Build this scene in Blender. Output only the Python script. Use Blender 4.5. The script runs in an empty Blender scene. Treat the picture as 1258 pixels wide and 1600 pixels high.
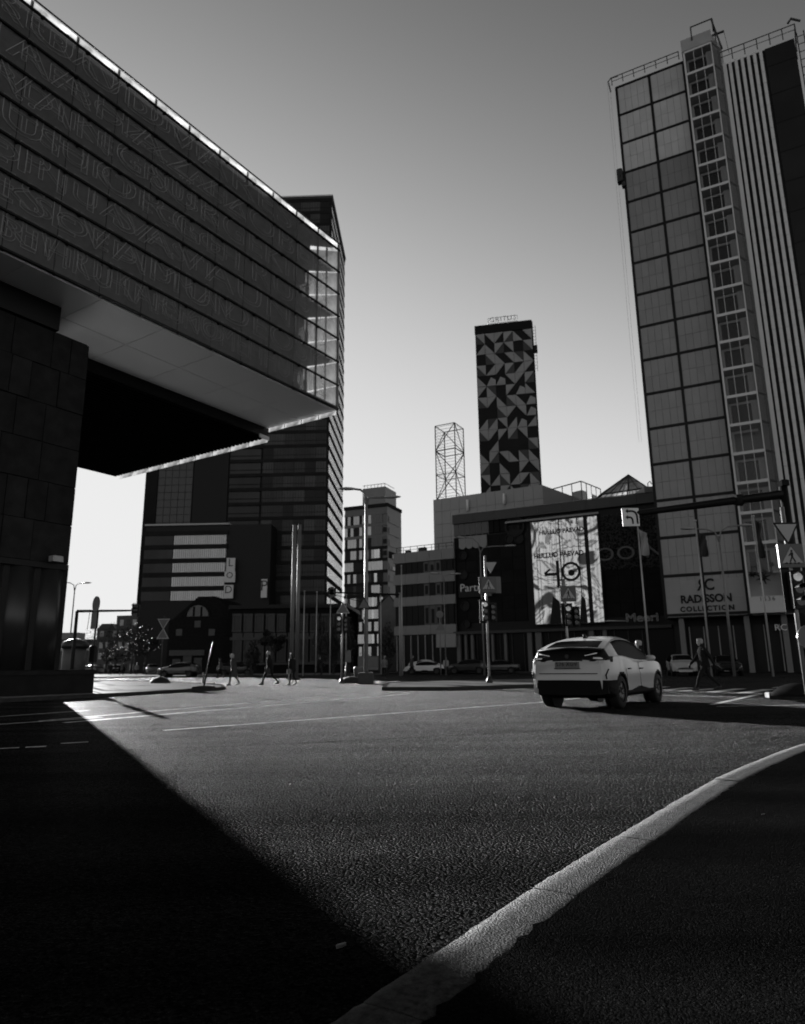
import bpy, bmesh, math, random
from mathutils import Vector, Matrix
random.seed(7)
S = bpy.context.scene
COL = S.collection
PI = math.pi
rad = math.radians

# ------------------------------------------------------------------ camera
CAM_H, PITCH, ROLL, FPX = 1.0, rad(12.6), rad(0.65), 1069.0
Fv = Vector((0, math.cos(PITCH), math.sin(PITCH)))
U0 = Vector((0, -math.sin(PITCH), math.cos(PITCH)))
R0 = Vector((1, 0, 0))
Rv = R0 * math.cos(ROLL) - U0 * math.sin(ROLL)
Uv = U0 * math.cos(ROLL) + R0 * math.sin(ROLL)
cam = bpy.data.objects.new('camera', bpy.data.cameras.new('camera'))
COL.objects.link(cam)
cam.matrix_world = Matrix(((Rv.x, Uv.x, -Fv.x, 0), (Rv.y, Uv.y, -Fv.y, 0), (Rv.z, Uv.z, -Fv.z, CAM_H), (0, 0, 0, 1)))
cam.data.sensor_fit = 'VERTICAL'
cam.data.sensor_height = 36.0
cam.data.lens = FPX * 36.0 / 1600.0
cam.data.clip_start = 0.05
cam.data.clip_end = 5000
cam.data.dof.use_dof = True
cam.data.dof.focus_distance = 3.6
cam.data.dof.aperture_fstop = 3.2
S.camera = cam

# ------------------------------------------------------------------ light
SUN_EL = rad(13.0)
SUN_AZ = rad(28.9)                      # degrees to the left of straight ahead
w = bpy.data.worlds.new("World")
S.world = w
w.use_nodes = True
nt = w.node_tree
bg = nt.nodes['Background']
sky = nt.nodes.new('ShaderNodeTexSky')
sky.sky_type = 'NISHITA'
sky.sun_disc = False
sky.sun_elevation = SUN_EL
sky.sun_rotation = -SUN_AZ
sky.air_density = 1.0
sky.dust_density = 0.1
sky.ozone_density = 1.0
sep = nt.nodes.new('ShaderNodeSeparateColor')      # black-and-white film behind an orange filter
nt.links.new(sky.outputs[0], sep.inputs[0])
def wmath(op, a, b):
    n = nt.nodes.new('ShaderNodeMath'); n.operation = op
    for i, v in enumerate((a, b)):
        if isinstance(v, (int, float)): n.inputs[i].default_value = v
        else: nt.links.new(v, n.inputs[i])
    return n.outputs[0]
grey = wmath('ADD', wmath('MULTIPLY', sep.outputs[0], 0.40), wmath('MULTIPLY', sep.outputs[1], 0.60))
grey = wmath('POWER', grey, 3.1)                    # the film's steep characteristic curve with its shoulder
grey = wmath('MULTIPLY', wmath('DIVIDE', grey, wmath('ADD', 1.0, wmath('DIVIDE', grey, 8.0))), 0.62)
nt.links.new(grey, bg.inputs[0])
bg.inputs[1].default_value = 0.05
sd = bpy.data.lights.new('sun', 'SUN')
sd.energy = 5.0
sd.angle = rad(0.53)
sd.color = (1.0, 1.0, 1.0)
sun = bpy.data.objects.new('sun', sd)
COL.objects.link(sun)
SUN_DIR = Vector((-math.sin(SUN_AZ) * math.cos(SUN_EL), math.cos(SUN_AZ) * math.cos(SUN_EL), math.sin(SUN_EL)))
sun.rotation_euler = SUN_DIR.to_track_quat('Z', 'Y').to_euler()
S.view_settings.view_transform = 'Standard'
S.view_settings.look = 'None'
S.view_settings.exposure = 1.79
S.view_settings.gamma = 1.0
S.view_settings.use_curve_mapping = False
S.cycles.use_denoising = True
S.cycles.max_bounces = 6
S.cycles.transparent_max_bounces = 12
S.cycles.caustics_reflective = False
S.cycles.caustics_refractive = False
S.cycles.sample_clamp_indirect = 3.0

# ------------------------------------------------------------------ helpers
def pray(px, py):
    return Fv + Rv * ((px - 629) / FPX) - Uv * ((py - 800) / FPX)
def gp(px, py, z=0.0):                  # where the sight line of a picture point meets the height z
    d = pray(px, py); t = (z - CAM_H) / d.z
    return Vector((d.x * t, d.y * t, z))
def ay(px, py, Y):                      # ... and the depth Y
    d = pray(px, py); t = Y / d.y
    return Vector((d.x * t, Y, CAM_H + d.z * t))
class Frame:                            # a facade: x along it, y inwards, z up
    def __init__(s, ox, oy, deg):
        s.o = Vector((ox, oy, 0)); s.deg = deg; s.a = rad(deg)
        s.d = Vector((math.cos(s.a), math.sin(s.a), 0)); s.n = Vector((-math.sin(s.a), math.cos(s.a), 0))
    def pix(s, px, py, y=0.0):
        d = pray(px, py); c = Vector((0, 0, CAM_H))
        t = ((s.o + s.n * y - c).dot(s.n)) / d.dot(s.n)
        p = c + d * t - s.o
        return p.dot(s.d), p.z
    def loc(s, x, y, z=0.0):
        return s.o + s.d * x + s.n * y + Vector((0, 0, z))

MATS = {}
def mat(name, v=0.2, rough=0.6, metal=0.0, var=0.0, scale=3.0, bump=0.0, bscale=20.0, spec=0.5, emit=0.0, stretch=None, matte=None):
    if name in MATS: return MATS[name]
    m = bpy.data.materials.new(name); m.use_nodes = True
    t = m.node_tree; b = t.nodes['Principled BSDF']
    b.inputs['Base Color'].default_value = (v, v, v, 1)
    b.inputs['Roughness'].default_value = rough
    b.inputs['Metallic'].default_value = metal
    b.inputs['Specular IOR Level'].default_value = spec
    if emit:
        b.inputs['Emission Color'].default_value = (1, 1, 1, 1); b.inputs['Emission Strength'].default_value = emit
    tc = t.nodes.new('ShaderNodeTexCoord')
    src = tc.outputs['Object']
    if stretch:
        mp = t.nodes.new('ShaderNodeMapping'); mp.inputs['Scale'].default_value = stretch
        t.links.new(src, mp.inputs[0]); src = mp.outputs[0]
    if var:
        oi = t.nodes.new('ShaderNodeObjectInfo')
        nz = t.nodes.new('ShaderNodeTexNoise'); nz.inputs['Scale'].default_value = scale; nz.inputs['Detail'].default_value = 6
        nz.noise_dimensions = '4D'
        mw = t.nodes.new('ShaderNodeMath'); mw.operation = 'MULTIPLY'; mw.inputs[1].default_value = 50
        t.links.new(oi.outputs['Random'], mw.inputs[0]); t.links.new(mw.outputs[0], nz.inputs['W'])
        t.links.new(src, nz.inputs['Vector'])
        mr = t.nodes.new('ShaderNodeMapRange')
        mr.inputs[1].default_value = 0.25; mr.inputs[2].default_value = 0.75
        mr.inputs[3].default_value = v * (1 - var); mr.inputs[4].default_value = v * (1 + var)
        t.links.new(nz.outputs['Fac'], mr.inputs[0]); t.links.new(mr.outputs[0], b.inputs['Base Color'])
        mr2 = t.nodes.new('ShaderNodeMapRange')
        mr2.inputs[3].default_value = rough * 0.8; mr2.inputs[4].default_value = min(1, rough * 1.25)
        t.links.new(nz.outputs['Fac'], mr2.inputs[0]); t.links.new(mr2.outputs[0], b.inputs['Roughness'])
    if bump:
        nb = t.nodes.new('ShaderNodeTexNoise'); nb.inputs['Scale'].default_value = bscale; nb.inputs['Detail'].default_value = 5
        t.links.new(src, nb.inputs['Vector'])
        bp = t.nodes.new('ShaderNodeBump'); bp.inputs['Strength'].default_value = bump; bp.inputs['Distance'].default_value = 0.02
        t.links.new(nb.outputs['Fac'], bp.inputs['Height']); t.links.new(bp.outputs[0], b.inputs['Normal'])
    if matte is not None: make_matte(t, b, *((matte, rough) if not isinstance(matte, tuple) else (matte[0], rough, matte[1])))
    MATS[name] = m
    return m
def make_matte(t, b, gloss, rough, graze=0):
    """rough mineral surfaces: plain diffuse with a small constant share of broad gloss"""
    df = t.nodes.new('ShaderNodeBsdfDiffuse'); df.inputs['Roughness'].default_value = .3
    gl = t.nodes.new('ShaderNodeBsdfGlossy'); gl.inputs['Roughness'].default_value = rough
    gl.inputs['Color'].default_value = (gloss, gloss, gloss, 1); df.inputs['Color'].default_value = b.inputs['Base Color'].default_value
    ad = t.nodes.new('ShaderNodeAddShader')
    if graze:                                        # gloss that rises towards grazing angles, as on any rough stony surface
        lw = t.nodes.new('ShaderNodeLayerWeight'); lw.inputs['Blend'].default_value = .5
        pw = t.nodes.new('ShaderNodeMath'); pw.operation = 'POWER'; pw.inputs[1].default_value = graze; t.links.new(lw.outputs['Facing'], pw.inputs[0])
        mg = t.nodes.new('ShaderNodeMath'); mg.operation = 'MULTIPLY_ADD'; mg.inputs[1].default_value = gloss; mg.inputs[2].default_value = .003; t.links.new(pw.outputs[0], mg.inputs[0])
        t.links.new(mg.outputs[0], gl.inputs['Color'])
    for lk in list(t.links):
        if lk.to_node == b:
            s_ = lk.from_socket
            if lk.to_socket.name == 'Base Color': t.links.new(s_, df.inputs['Color'])
            elif lk.to_socket.name == 'Roughness': t.links.new(s_, gl.inputs['Roughness'])
            elif lk.to_socket.name == 'Normal': t.links.new(s_, df.inputs['Normal']); t.links.new(s_, gl.inputs['Normal'])
    t.links.new(df.outputs[0], ad.inputs[0]); t.links.new(gl.outputs[0], ad.inputs[1])
    t.links.new(ad.outputs[0], t.nodes['Material Output'].inputs[0]); t.nodes.remove(b)
def glassmat(name, clear=0.5, tint=0.8, v=0.05, rough=0.05, transl=0.0, spec=0.5, var=0.0):
    """a pane: lets part of the view through, the rest is a glossy (and, if frosted, translucent) sheet"""
    if name in MATS: return MATS[name]
    m = bpy.data.materials.new(name); m.use_nodes = True
    t = m.node_tree; b = t.nodes['Principled BSDF']; out = t.nodes['Material Output']
    b.inputs['Base Color'].default_value = (v, v, v, 1); b.inputs['Roughness'].default_value = rough
    b.inputs['Specular IOR Level'].default_value = spec
    tr = t.nodes.new('ShaderNodeBsdfTransparent'); tr.inputs[0].default_value = (tint, tint, tint, 1)
    mx = t.nodes.new('ShaderNodeMixShader'); mx.inputs[0].default_value = clear
    last = b.outputs[0]
    if transl:
        tl = t.nodes.new('ShaderNodeBsdfTranslucent'); tl.inputs[0].default_value = (0.8, 0.8, 0.8, 1)
        m2 = t.nodes.new('ShaderNodeMixShader'); m2.inputs[0].default_value = transl
        t.links.new(last, m2.inputs[1]); t.links.new(tl.outputs[0], m2.inputs[2]); last = m2.outputs[0]
        if var:
            tc = t.nodes.new('ShaderNodeTexCoord'); nz = t.nodes.new('ShaderNodeTexNoise'); nz.inputs['Scale'].default_value = 1.3; nz.inputs['Detail'].default_value = 6
            t.links.new(tc.outputs['Object'], nz.inputs['Vector'])
            mr = t.nodes.new('ShaderNodeMapRange'); mr.inputs[1].default_value = .3; mr.inputs[2].default_value = .7; mr.inputs[3].default_value = max(0, transl - var); mr.inputs[4].default_value = min(1, transl + var)
            t.links.new(nz.outputs['Fac'], mr.inputs[0]); t.links.new(mr.outputs[0], m2.inputs[0])
    t.links.new(last, mx.inputs[1]); t.links.new(tr.outputs[0], mx.inputs[2])
    t.links.new(mx.outputs[0], out.inputs[0])
    MATS[name] = m
    return m

def link(o, parent=None):
    COL.objects.link(o)
    if parent is not None: o.parent = parent
    return o
def tag(o, label=None, cat=None, group=None, kind=None):
    if label: o['label'] = label
    if cat: o['category'] = cat
    if group: o['group'] = group
    if kind: o['kind'] = kind
    return o
def thing(name, label, cat, loc=(0, 0, 0), rz=0.0, group=None):
    o = bpy.data.objects.new(name, None); o.empty_display_size = 0.2
    COL.objects.link(o); o.location = loc; o.rotation_euler = (0, 0, rz)
    return tag(o, label, cat, group)
class MB:
    """collects shapes for ONE mesh object"""
    def __init__(s): s.v = []; s.f = []; s.sm = []
    def quad(s, a, b, c, d):
        n = len(s.v); s.v += [tuple(a), tuple(b), tuple(c), tuple(d)]; s.f.append((n, n + 1, n + 2, n + 3)); s.sm.append(False); return s
    def tri(s, a, b, c):
        n = len(s.v); s.v += [tuple(a), tuple(b), tuple(c)]; s.f.append((n, n + 1, n + 2)); s.sm.append(False); return s
    def box(s, x0, x1, y0, y1, z0, z1):
        n = len(s.v)
        s.v += [(x0, y0, z0), (x1, y0, z0), (x1, y1, z0), (x0, y1, z0), (x0, y0, z1), (x1, y0, z1), (x1, y1, z1), (x0, y1, z1)]
        for q in ((0, 3, 2, 1), (4, 5, 6, 7), (0, 1, 5, 4), (1, 2, 6, 5), (2, 3, 7, 6), (3, 0, 4, 7)):
            s.f.append(tuple(n + i for i in q)); s.sm.append(False)
        return s
    def bbox(s, x0, x1, y0, y1, z0, z1, b=0.02):
        """box with chamfered upright edges and top rim"""
        def ring(ins, z):
            return [(x0 + ins + b, y0 + ins, z), (x1 - ins - b, y0 + ins, z), (x1 - ins, y0 + ins + b, z), (x1 - ins, y1 - ins - b, z), (x1 - ins - b, y1 - ins, z), (x0 + ins + b, y1 - ins, z), (x0 + ins, y1 - ins - b, z), (x0 + ins, y0 + ins + b, z)]
        s.loft([ring(0, z0), ring(0, z1 - b), ring(b, z1)], True, True, smooth=False); return s
    def loft(s, rings, cap0=False, cap1=False, smooth=True):
        n = len(s.v); k = len(rings[0])
        for r in rings: s.v += [tuple(p) for p in r]
        for i in range(len(rings) - 1):
            for j in range(k):
                a = n + i * k + j; b2 = n + i * k + (j + 1) % k
                s.f.append((a, b2, b2 + k, a + k)); s.sm.append(smooth)
        if cap0: s.f.append(tuple(n + j for j in reversed(range(k)))); s.sm.append(False)
        if cap1: s.f.append(tuple(n + (len(rings) - 1) * k + j for j in range(k))); s.sm.append(False)
        return s
    def prism(s, poly, z0, z1):
        n = len(s.v); k = len(poly)
        s.loft([[(p[0], p[1], z0) for p in poly], [(p[0], p[1], z1) for p in poly]], True, True, False); return s
    def xprism(s, poly, y0, y1):
        """polygon in x,z pushed along y"""
        s.loft([[(p[0], y0, p[1]) for p in poly], [(p[0], y1, p[1]) for p in poly]], True, True, False); return s
    def tube(s, pts, r, n=8, cap=True, smooth=True):
        pts = [Vector(p) for p in pts]
        rs = r if isinstance(r, (list, tuple)) else [r] * len(pts)
        rings = []; prev = None
        for i, p in enumerate(pts):
            t = (pts[min(i + 1, len(pts) - 1)] - pts[max(i - 1, 0)]).normalized()
            if prev is None:
                a = Vector((0, 0, 1)) if abs(t.z) < 0.9 else Vector((1, 0, 0))
                u = t.cross(a).normalized()
            else:
                u = (prev - t * prev.dot(t))
                u = u.normalized() if u.length > 1e-6 else t.orthogonal().normalized()
            prev = u; v = t.cross(u)
            rings.append([p + (u * math.cos(2 * PI * k / n) + v * math.sin(2 * PI * k / n)) * rs[i] for k in range(n)])
        s.loft(rings, cap, cap, smooth); return s
    def lathe(s, prof, n=16, c=(0, 0, 0)):
        s.loft([[(c[0] + r * math.cos(2 * PI * k / n), c[1] + r * math.sin(2 * PI * k / n), c[2] + z) for k in range(n)] for r, z in prof], True, True, True); return s
    def ball(s, c, rx, ry, rz, n=10, m=6):
        rings = []
        for i in range(1, m):
            th = PI * i / m
            rings.append([(c[0] + rx * math.sin(th) * math.cos(2 * PI * k / n), c[1] + ry * math.sin(th) * math.sin(2 * PI * k / n), c[2] - rz * math.cos(th)) for k in range(n)])
        s.loft(rings, True, True, True); return s
    def disc(s, c, r, axis='y', n=20, th=0.02):
        rings = []
        for q in (-th / 2, th / 2):
            if axis == 'y': rings.append([(c[0] + r * math.cos(2 * PI * k / n), c[1] + q, c[2] + r * math.sin(2 * PI * k / n)) for k in range(n)])
            elif axis == 'x': rings.append([(c[0] + q, c[1] + r * math.cos(2 * PI * k / n), c[2] + r * math.sin(2 * PI * k / n)) for k in range(n)])
            else: rings.append([(c[0] + r * math.cos(2 * PI * k / n), c[1] + r * math.sin(2 * PI * k / n), c[2] + q) for k in range(n)])
        s.loft(rings, True, True, False); return s
    def mesh(s, name, m):
        me = bpy.data.meshes.new(name); me.from_pydata(s.v, [], s.f)
        me.polygons.foreach_set('use_smooth', s.sm)
        me.materials.append(m); me.update()
        bm = bmesh.new(); bm.from_mesh(me); bmesh.ops.recalc_face_normals(bm, faces=bm.faces); bm.to_mesh(me); bm.free()
        return me
    def build(s, name, m, parent=None, loc=None):
        o = bpy.data.objects.new(name, s.mesh(name, m)); link(o, parent)
        if loc is not None: o.location = loc
        return o
def inst(name, me, parent, loc, rz=0.0, sc=None):
    o = bpy.data.objects.new(name, me); link(o, parent); o.location = loc
    if rz: o.rotation_euler = (0, 0, rz)
    if sc: o.scale = sc
    return o
def box(name, m, parent, x0, x1, y0, y1, z0, z1):
    return MB().box(x0, x1, y0, y1, z0, z1).build(name, m, parent)
def letters(name, s, m, parent, loc, size, rot=(PI / 2, 0, 0), align='CENTER', depth=0.02, sx=1.0, outline=None, space=1.0, bold=0.0):
    cu = bpy.data.curves.new(name, 'FONT'); cu.body = s; cu.size = size; cu.align_x = align; cu.align_y = 'BOTTOM'; cu.space_character = space
    cu.offset = bold
    if outline:
        cu.fill_mode = 'NONE'; cu.bevel_depth = outline; cu.bevel_resolution = 0; cu.resolution_u = 4
    else:
        cu.extrude = depth; cu.resolution_u = 4
    tmp = bpy.data.objects.new(name, cu); COL.objects.link(tmp)
    dg = bpy.context.evaluated_depsgraph_get()
    me = bpy.data.meshes.new_from_object(tmp.evaluated_get(dg)); me.name = name
    bpy.data.objects.remove(tmp); bpy.data.curves.remove(cu)
    me.materials.clear(); me.materials.append(m)
    o = bpy.data.objects.new(name, me); link(o, parent); o.location = loc; o.rotation_euler = rot; o.scale = (sx, 1, 1)
    return o
def clone(root):
    r = root.copy(); COL.objects.link(r)
    for ch in root.children:
        c = ch.copy(); COL.objects.link(c); c.parent = r
        for g in ch.children:
            d = g.copy(); COL.objects.link(d); d.parent = c
    return r

# ------------------------------------------------------------------ materials
M_DARK = mat('dark_metal', 0.02, 0.45, 0.0, 0.3, 2, spec=.35)
M_BLACK = mat('black_paint', 0.005, 0.5, spec=.2)
M_RUBBER = mat('rubber', 0.012, 0.8)
M_STEEL = mat('galvanised_steel', 0.32, 0.38, 0.6, 0.2, 4)
M_WHITE = mat('white_paint', 0.7, 0.5, 0, 0.06, 2)
M_GREYP = mat('grey_paint', 0.25, 0.5, 0, 0.1, 3)
# ------------------------------------------------------------------ ground, road, pavements
def asphalt(name, base, rough, sc, strength, spec=0.3, stone=1.0):
    """rolled asphalt: rounded chippings of differing shade and height in dark binder, worn in broad patches"""
    m = bpy.data.materials.new(name); m.use_nodes = True
    t = m.node_tree; b = t.nodes['Principled BSDF']; N = t.nodes.new; L = t.links.new
    def math_(op, x, y=None, z=None):
        n = N('ShaderNodeMath'); n.operation = op
        for i, v in enumerate((x, y, z)):
            if v is None: continue
            if isinstance(v, (int, float)): n.inputs[i].default_value = v
            else: L(v, n.inputs[i])
        return n.outputs[0]
    def rng_(v, a0, a1, b0, b1):
        n = N('ShaderNodeMapRange'); L(v, n.inputs[0])
        for i, q in enumerate((a0, a1, b0, b1)): n.inputs[i + 1].default_value = q
        return n.outputs[0]
    tc = N('ShaderNodeTexCoord')
    wn = N('ShaderNodeTexNoise'); wn.inputs['Scale'].default_value = sc * .7; wn.inputs['Detail'].default_value = 3
    L(tc.outputs['Object'], wn.inputs['Vector'])
    wm = N('ShaderNodeVectorMath'); wm.operation = 'MULTIPLY_ADD'; wm.inputs[1].default_value = (.012, .012, 0)
    L(wn.outputs['Color'], wm.inputs[0]); L(tc.outputs['Object'], wm.inputs[2])
    vo = N('ShaderNodeTexVoronoi'); vo.inputs['Scale'].default_value = sc; vo.voronoi_dimensions = '2D'
    L(wm.outputs[0], vo.inputs['Vector'])
    v2 = N('ShaderNodeTexVoronoi'); v2.inputs['Scale'].default_value = sc * 2.3; v2.voronoi_dimensions = '2D'; L(wm.outputs[0], v2.inputs['Vector'])
    big = N('ShaderNodeTexNoise'); big.inputs['Scale'].default_value = .6; big.inputs['Detail'].default_value = 8; big.inputs['Roughness'].default_value = .62
    L(tc.outputs['Object'], big.inputs['Vector'])
    fine = N('ShaderNodeTexNoise'); fine.inputs['Scale'].default_value = sc * 5; fine.inputs['Detail'].default_value = 3; L(tc.outputs['Object'], fine.inputs['Vector'])
    sp = N('ShaderNodeSeparateColor'); L(vo.outputs['Color'], sp.inputs[0])
    s2 = N('ShaderNodeSeparateColor'); L(v2.outputs['Color'], s2.inputs[0])
    lng = N('ShaderNodeTexNoise'); lng.inputs['Scale'].default_value = .5; lng.inputs['Detail'].default_value = 6
    mpg = N('ShaderNodeMapping'); mpg.inputs['Rotation'].default_value = (0, 0, rad(-58)); mpg.inputs['Scale'].default_value = (.25, 2.6, 1); L(tc.outputs['Object'], mpg.inputs[0]); L(mpg.outputs[0], lng.inputs['Vector'])
    tone = math_('MULTIPLY', rng_(sp.outputs[0], 0, 1, .25, 1.9), rng_(s2.outputs[0], 0, 1, .5, 1.5))
    L(math_('MULTIPLY', math_('MULTIPLY', tone, math_('MULTIPLY', rng_(big.outputs['Fac'], .3, .7, .6, 1.4), rng_(lng.outputs['Fac'], .3, .7, .6, 1.4))), base), b.inputs['Base Color'])
    L(math_('MULTIPLY', rng_(sp.outputs[2], 0, 1, .72, 1.25), rng_(big.outputs['Fac'], .3, .7, rough * 1.1, rough * .9)), b.inputs['Roughness'])
    d2 = math_('MULTIPLY', vo.outputs['Distance'], vo.outputs['Distance'])
    h = math_('ADD', math_('MULTIPLY', d2, -1.1 * stone), math_('MULTIPLY', sp.outputs[1], .55 * stone))
    h = math_('ADD', h, math_('MULTIPLY', v2.outputs['Distance'], -.3)); h = math_('MULTIPLY_ADD', fine.outputs['Fac'], .25, h)
    bp = N('ShaderNodeBump'); bp.inputs['Strength'].default_value = strength; bp.inputs['Distance'].default_value = .024
    L(h, bp.inputs['Height']); L(bp.outputs[0], b.inputs['Normal'])
    make_matte(t, b, spec, rough, 11 if spec > .02 else 0)
    gl = [n for n in t.nodes if n.type == 'BSDF_GLOSSY'][0]; src_ = gl.inputs['Color'].links[0].from_socket if gl.inputs['Color'].links else None
    fl = math_('POWER', s2.outputs[2], 3.0)                              # a few freshly broken faces glint
    fl = math_('MULTIPLY', math_('MULTIPLY_ADD', fl, 2.6, .35), rng_(lng.outputs['Fac'], .3, .7, .65, 1.35))
    L(math_('MULTIPLY', fl, src_ if src_ else spec), gl.inputs['Color'])
    MATS[name] = m
    return m
M_ROAD = asphalt('road_asphalt', 0.0055, 0.31, 54, 1.0, 0.062, 1.0)
M_PAVE = asphalt('pavement_asphalt', 0.0026, 0.5, 135, .8, 0.0012, 0.9)
M_PAVE2 = mat('paving_concrete', 0.12, 0.42, 0, 0.25, 1.5, 0.3, 8, matte=.05)
M_GROUND = mat('ground_asphalt', 0.02, 0.6, 0, 0.3, 0.4, 0.2, 6, matte=.006)
M_KERB = mat('kerb_granite', 0.042, 0.38, 0, 0.75, 48, 1.0, 120, matte=(.11, 6))
M_KERBD = mat('kerb_concrete', 0.04, 0.7, 0, 0.35, 6, 0.5, 30, matte=.005)
M_LINE = mat('road_paint', 0.37, 0.45, 0, 0.45, 7, 0.3, 60, matte=(.12, 6))

def sheet(name, poly, z, m, kind='structure'):
    mb = MB(); n = len(poly); mb.v = [(p[0], p[1], z) for p in poly]; mb.f = [tuple(range(n))]; mb.sm = [False]
    o = mb.build(name, m); tag(o, kind=kind)
    if o.data.polygons[0].normal.z < 0: o.data.flip_normals()
    return o
sheet('ground', [(-2500, -600), (2500, -600), (2500, 4000), (-2500, 4000)], -0.02, M_GROUND)
sheet('road', [(-140, -60), (120, -60), (120, 110), (-140, 110)], 0.0, M_ROAD)

# near kerb: one granite stone after the other along the bend
KP = [(-8.5, -10), (-6.2, -6.8), (-4.2, -3.9), (-2.3, -1.1), (-0.92, 0.9), (-0.18, 2.0), (0.26, 2.67), (0.73, 3.34), (1.51, 4.42), (2.32, 5.52), (3.79, 7.25), (4.6, 8.05), (6.3, 9.4), (9.0, 11.0), (13.0, 12.6), (20, 14.2), (32, 15.5)]
def catmull(P, step):
    P = [Vector((p[0], p[1], 0)) for p in P]; out = []
    for i in range(1, len(P) - 2):
        a, b, c, d = P[i - 1:i + 3]; n = max(2, int((c - b).length / step))
        for k in range(n):
            t = k / n
            out.append(0.5 * ((2 * b) + (c - a) * t + (2 * a - 5 * b + 4 * c - d) * t * t + (3 * b - a - 3 * c + d) * t ** 3))
    return out
kl = catmull(KP, 0.03)
cum = [0]
for i in range(1, len(kl)): cum.append(cum[-1] + (kl[i] - kl[i - 1]).length)
def kerb_at(s):
    import bisect
    i = min(max(bisect.bisect(cum, s) - 1, 0), len(kl) - 2)
    f = (s - cum[i]) / max(1e-6, cum[i + 1] - cum[i]); p = kl[i].lerp(kl[i + 1], f); t = (kl[i + 1] - kl[i]).normalized()
    return p, Vector((t.y, -t.x, 0))
near_kerb = thing('kerb', 'pale granite kerb curving between the road and the dark near pavement', 'kerb', (0, 0, 0))
near_kerb['kind'] = 'structure'
rng = random.Random(3)
s0 = 0.26
KW = 0.215
inner = []
while s0 < cum[-1] - 1.0:
    L = rng.uniform(0.95, 1.15) if s0 < 22 else 1.5
    mb = MB(); n = 26 if 7 < s0 < 22 else 8
    dz = rng.uniform(-0.004, 0.004); dx = rng.uniform(-0.004, 0.004)
    rings = []
    for k in range(n + 1):
        p, nn = kerb_at(s0 + 0.003 + (L - 0.006) * k / n)
        if s0 < 24:                                  # sawn stones are straight: the bend is made at the joints
            pa, na = kerb_at(s0 + .003); pb, nb_ = kerb_at(s0 + L - .003); p = pa.lerp(pb, k / n); nn = na.lerp(nb_, .5).normalized() if 0 < k < n else nn
        j = lambda a: rng.gauss(0, a) if 0 < k < n else 0
        e0 = dx + j(0.002); e1 = KW + dx + j(0.003); b = 0.007 + abs(j(0.002)); chip = 0.009 if k in (0, n) and rng.random() < .6 else 0.0
        z1 = 0.12 + dz
        prof = [(e0 - 0.006, -0.1), (e0 - 0.001, z1 - b - chip), (e0 + b * 0.6, z1 - chip * .4), (e0 + KW * .35, z1 + j(.0006)), (e0 + KW * .7, z1 + j(.0006)), (e1 - b * .6, z1 - .002), (e1, z1 - b * .8), (e1 + 0.004, -0.1)]
        rings.append([p + nn * q + Vector((0, 0, z)) for q, z in prof])
        inner.append(p + nn * (KW - 0.008))
    mb.loft(rings, False, False, True)
    inst('kerb_stone', mb.mesh('kerb_stone', M_KERB), near_kerb, (0, 0, 0))
    s0 += L
# near pavement: a gently uneven sheet of fine dark asphalt 2 cm under the kerb's top
mb = MB(); rows = []
sq = .3; i = 0
while sq < s0 - .05:
    p, _n = kerb_at(sq); p1_, n1_ = kerb_at(max(.27, sq - .25)); p2_, n2_ = kerb_at(min(s0 - .01, sq + .25)); nn = (n1_ + n2_).normalized()
    p = p + nn * (KW - .008)
    jag = rng.gauss(-.003, .008) + .006 * math.sin(i * .13); i += 1
    rows.append([p + nn * (d if d else jag) + Vector((0, 0, 0.1245 - min(d, .3) * 0.03)) for d in (0, 0.05, 0.3, 0.8, 2.0, 5.0, 14.0)])
    sq += .045 if 7 < sq < 20 else .2
for i in range(len(rows) - 1):
    for j in range(6):
        mb.quad(rows[i][j], rows[i + 1][j], rows[i + 1][j + 1], rows[i][j + 1])
tag(mb.build('pavement', M_PAVE), kind='structure')

def strip(mb, a, b, wd, z=0.004):
    a = Vector((a[0], a[1], z)); b = Vector((b[0], b[1], z)); t = (b - a).normalized(); n = Vector((-t.y, t.x, 0)) * wd / 2
    mb.quad(a - n, b - n, b + n, a + n)
def pstrip(pa, pb, wd, name='lane_marking'):
    mb = MB(); strip(mb, gp(*pa), gp(*pb), wd)
    o = mb.build(name, M_LINE)
    if o.data.polygons[0].normal.z < 0: o.data.flip_normals()
    return tag(o, kind='structure')
pstrip((255, 1141.5), (845, 1097.5), 0.11)
pstrip((845, 1097.5), (905, 1091), 0.11)
pstrip((100, 1129.5), (640, 1084), 0.16)
pstrip((60, 1127), (560, 1083.5), 0.12)
pstrip((-60, 1124), (140, 1110), 0.12)
pstrip((-60, 1136), (160, 1121), 0.12)
pstrip((-40, 1172), (30, 1168.5), 0.1); pstrip((40, 1168), (72, 1166.5), 0.14); pstrip((95, 1162), (138, 1159.5), 0.1)
pstrip((1030, 1086.5), (1152, 1089), 0.14)
pstrip((1113, 1101), (1186, 1085), 0.16)
pstrip((1208, 1075), (1242, 1070), 0.14)
pstrip((1120, 1104), (1300, 1101), 0.10)
for a, b in (((1040, 1078.5), (1078, 1074.5)), ((1066, 1080), (1118, 1076)), ((1112, 1081.5), (1158, 1076)), ((1160, 1083), (1202, 1077)), ((1005, 1077), (1040, 1073))):
    pstrip(a, b, 0.42, 'crossing_stripe')

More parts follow.
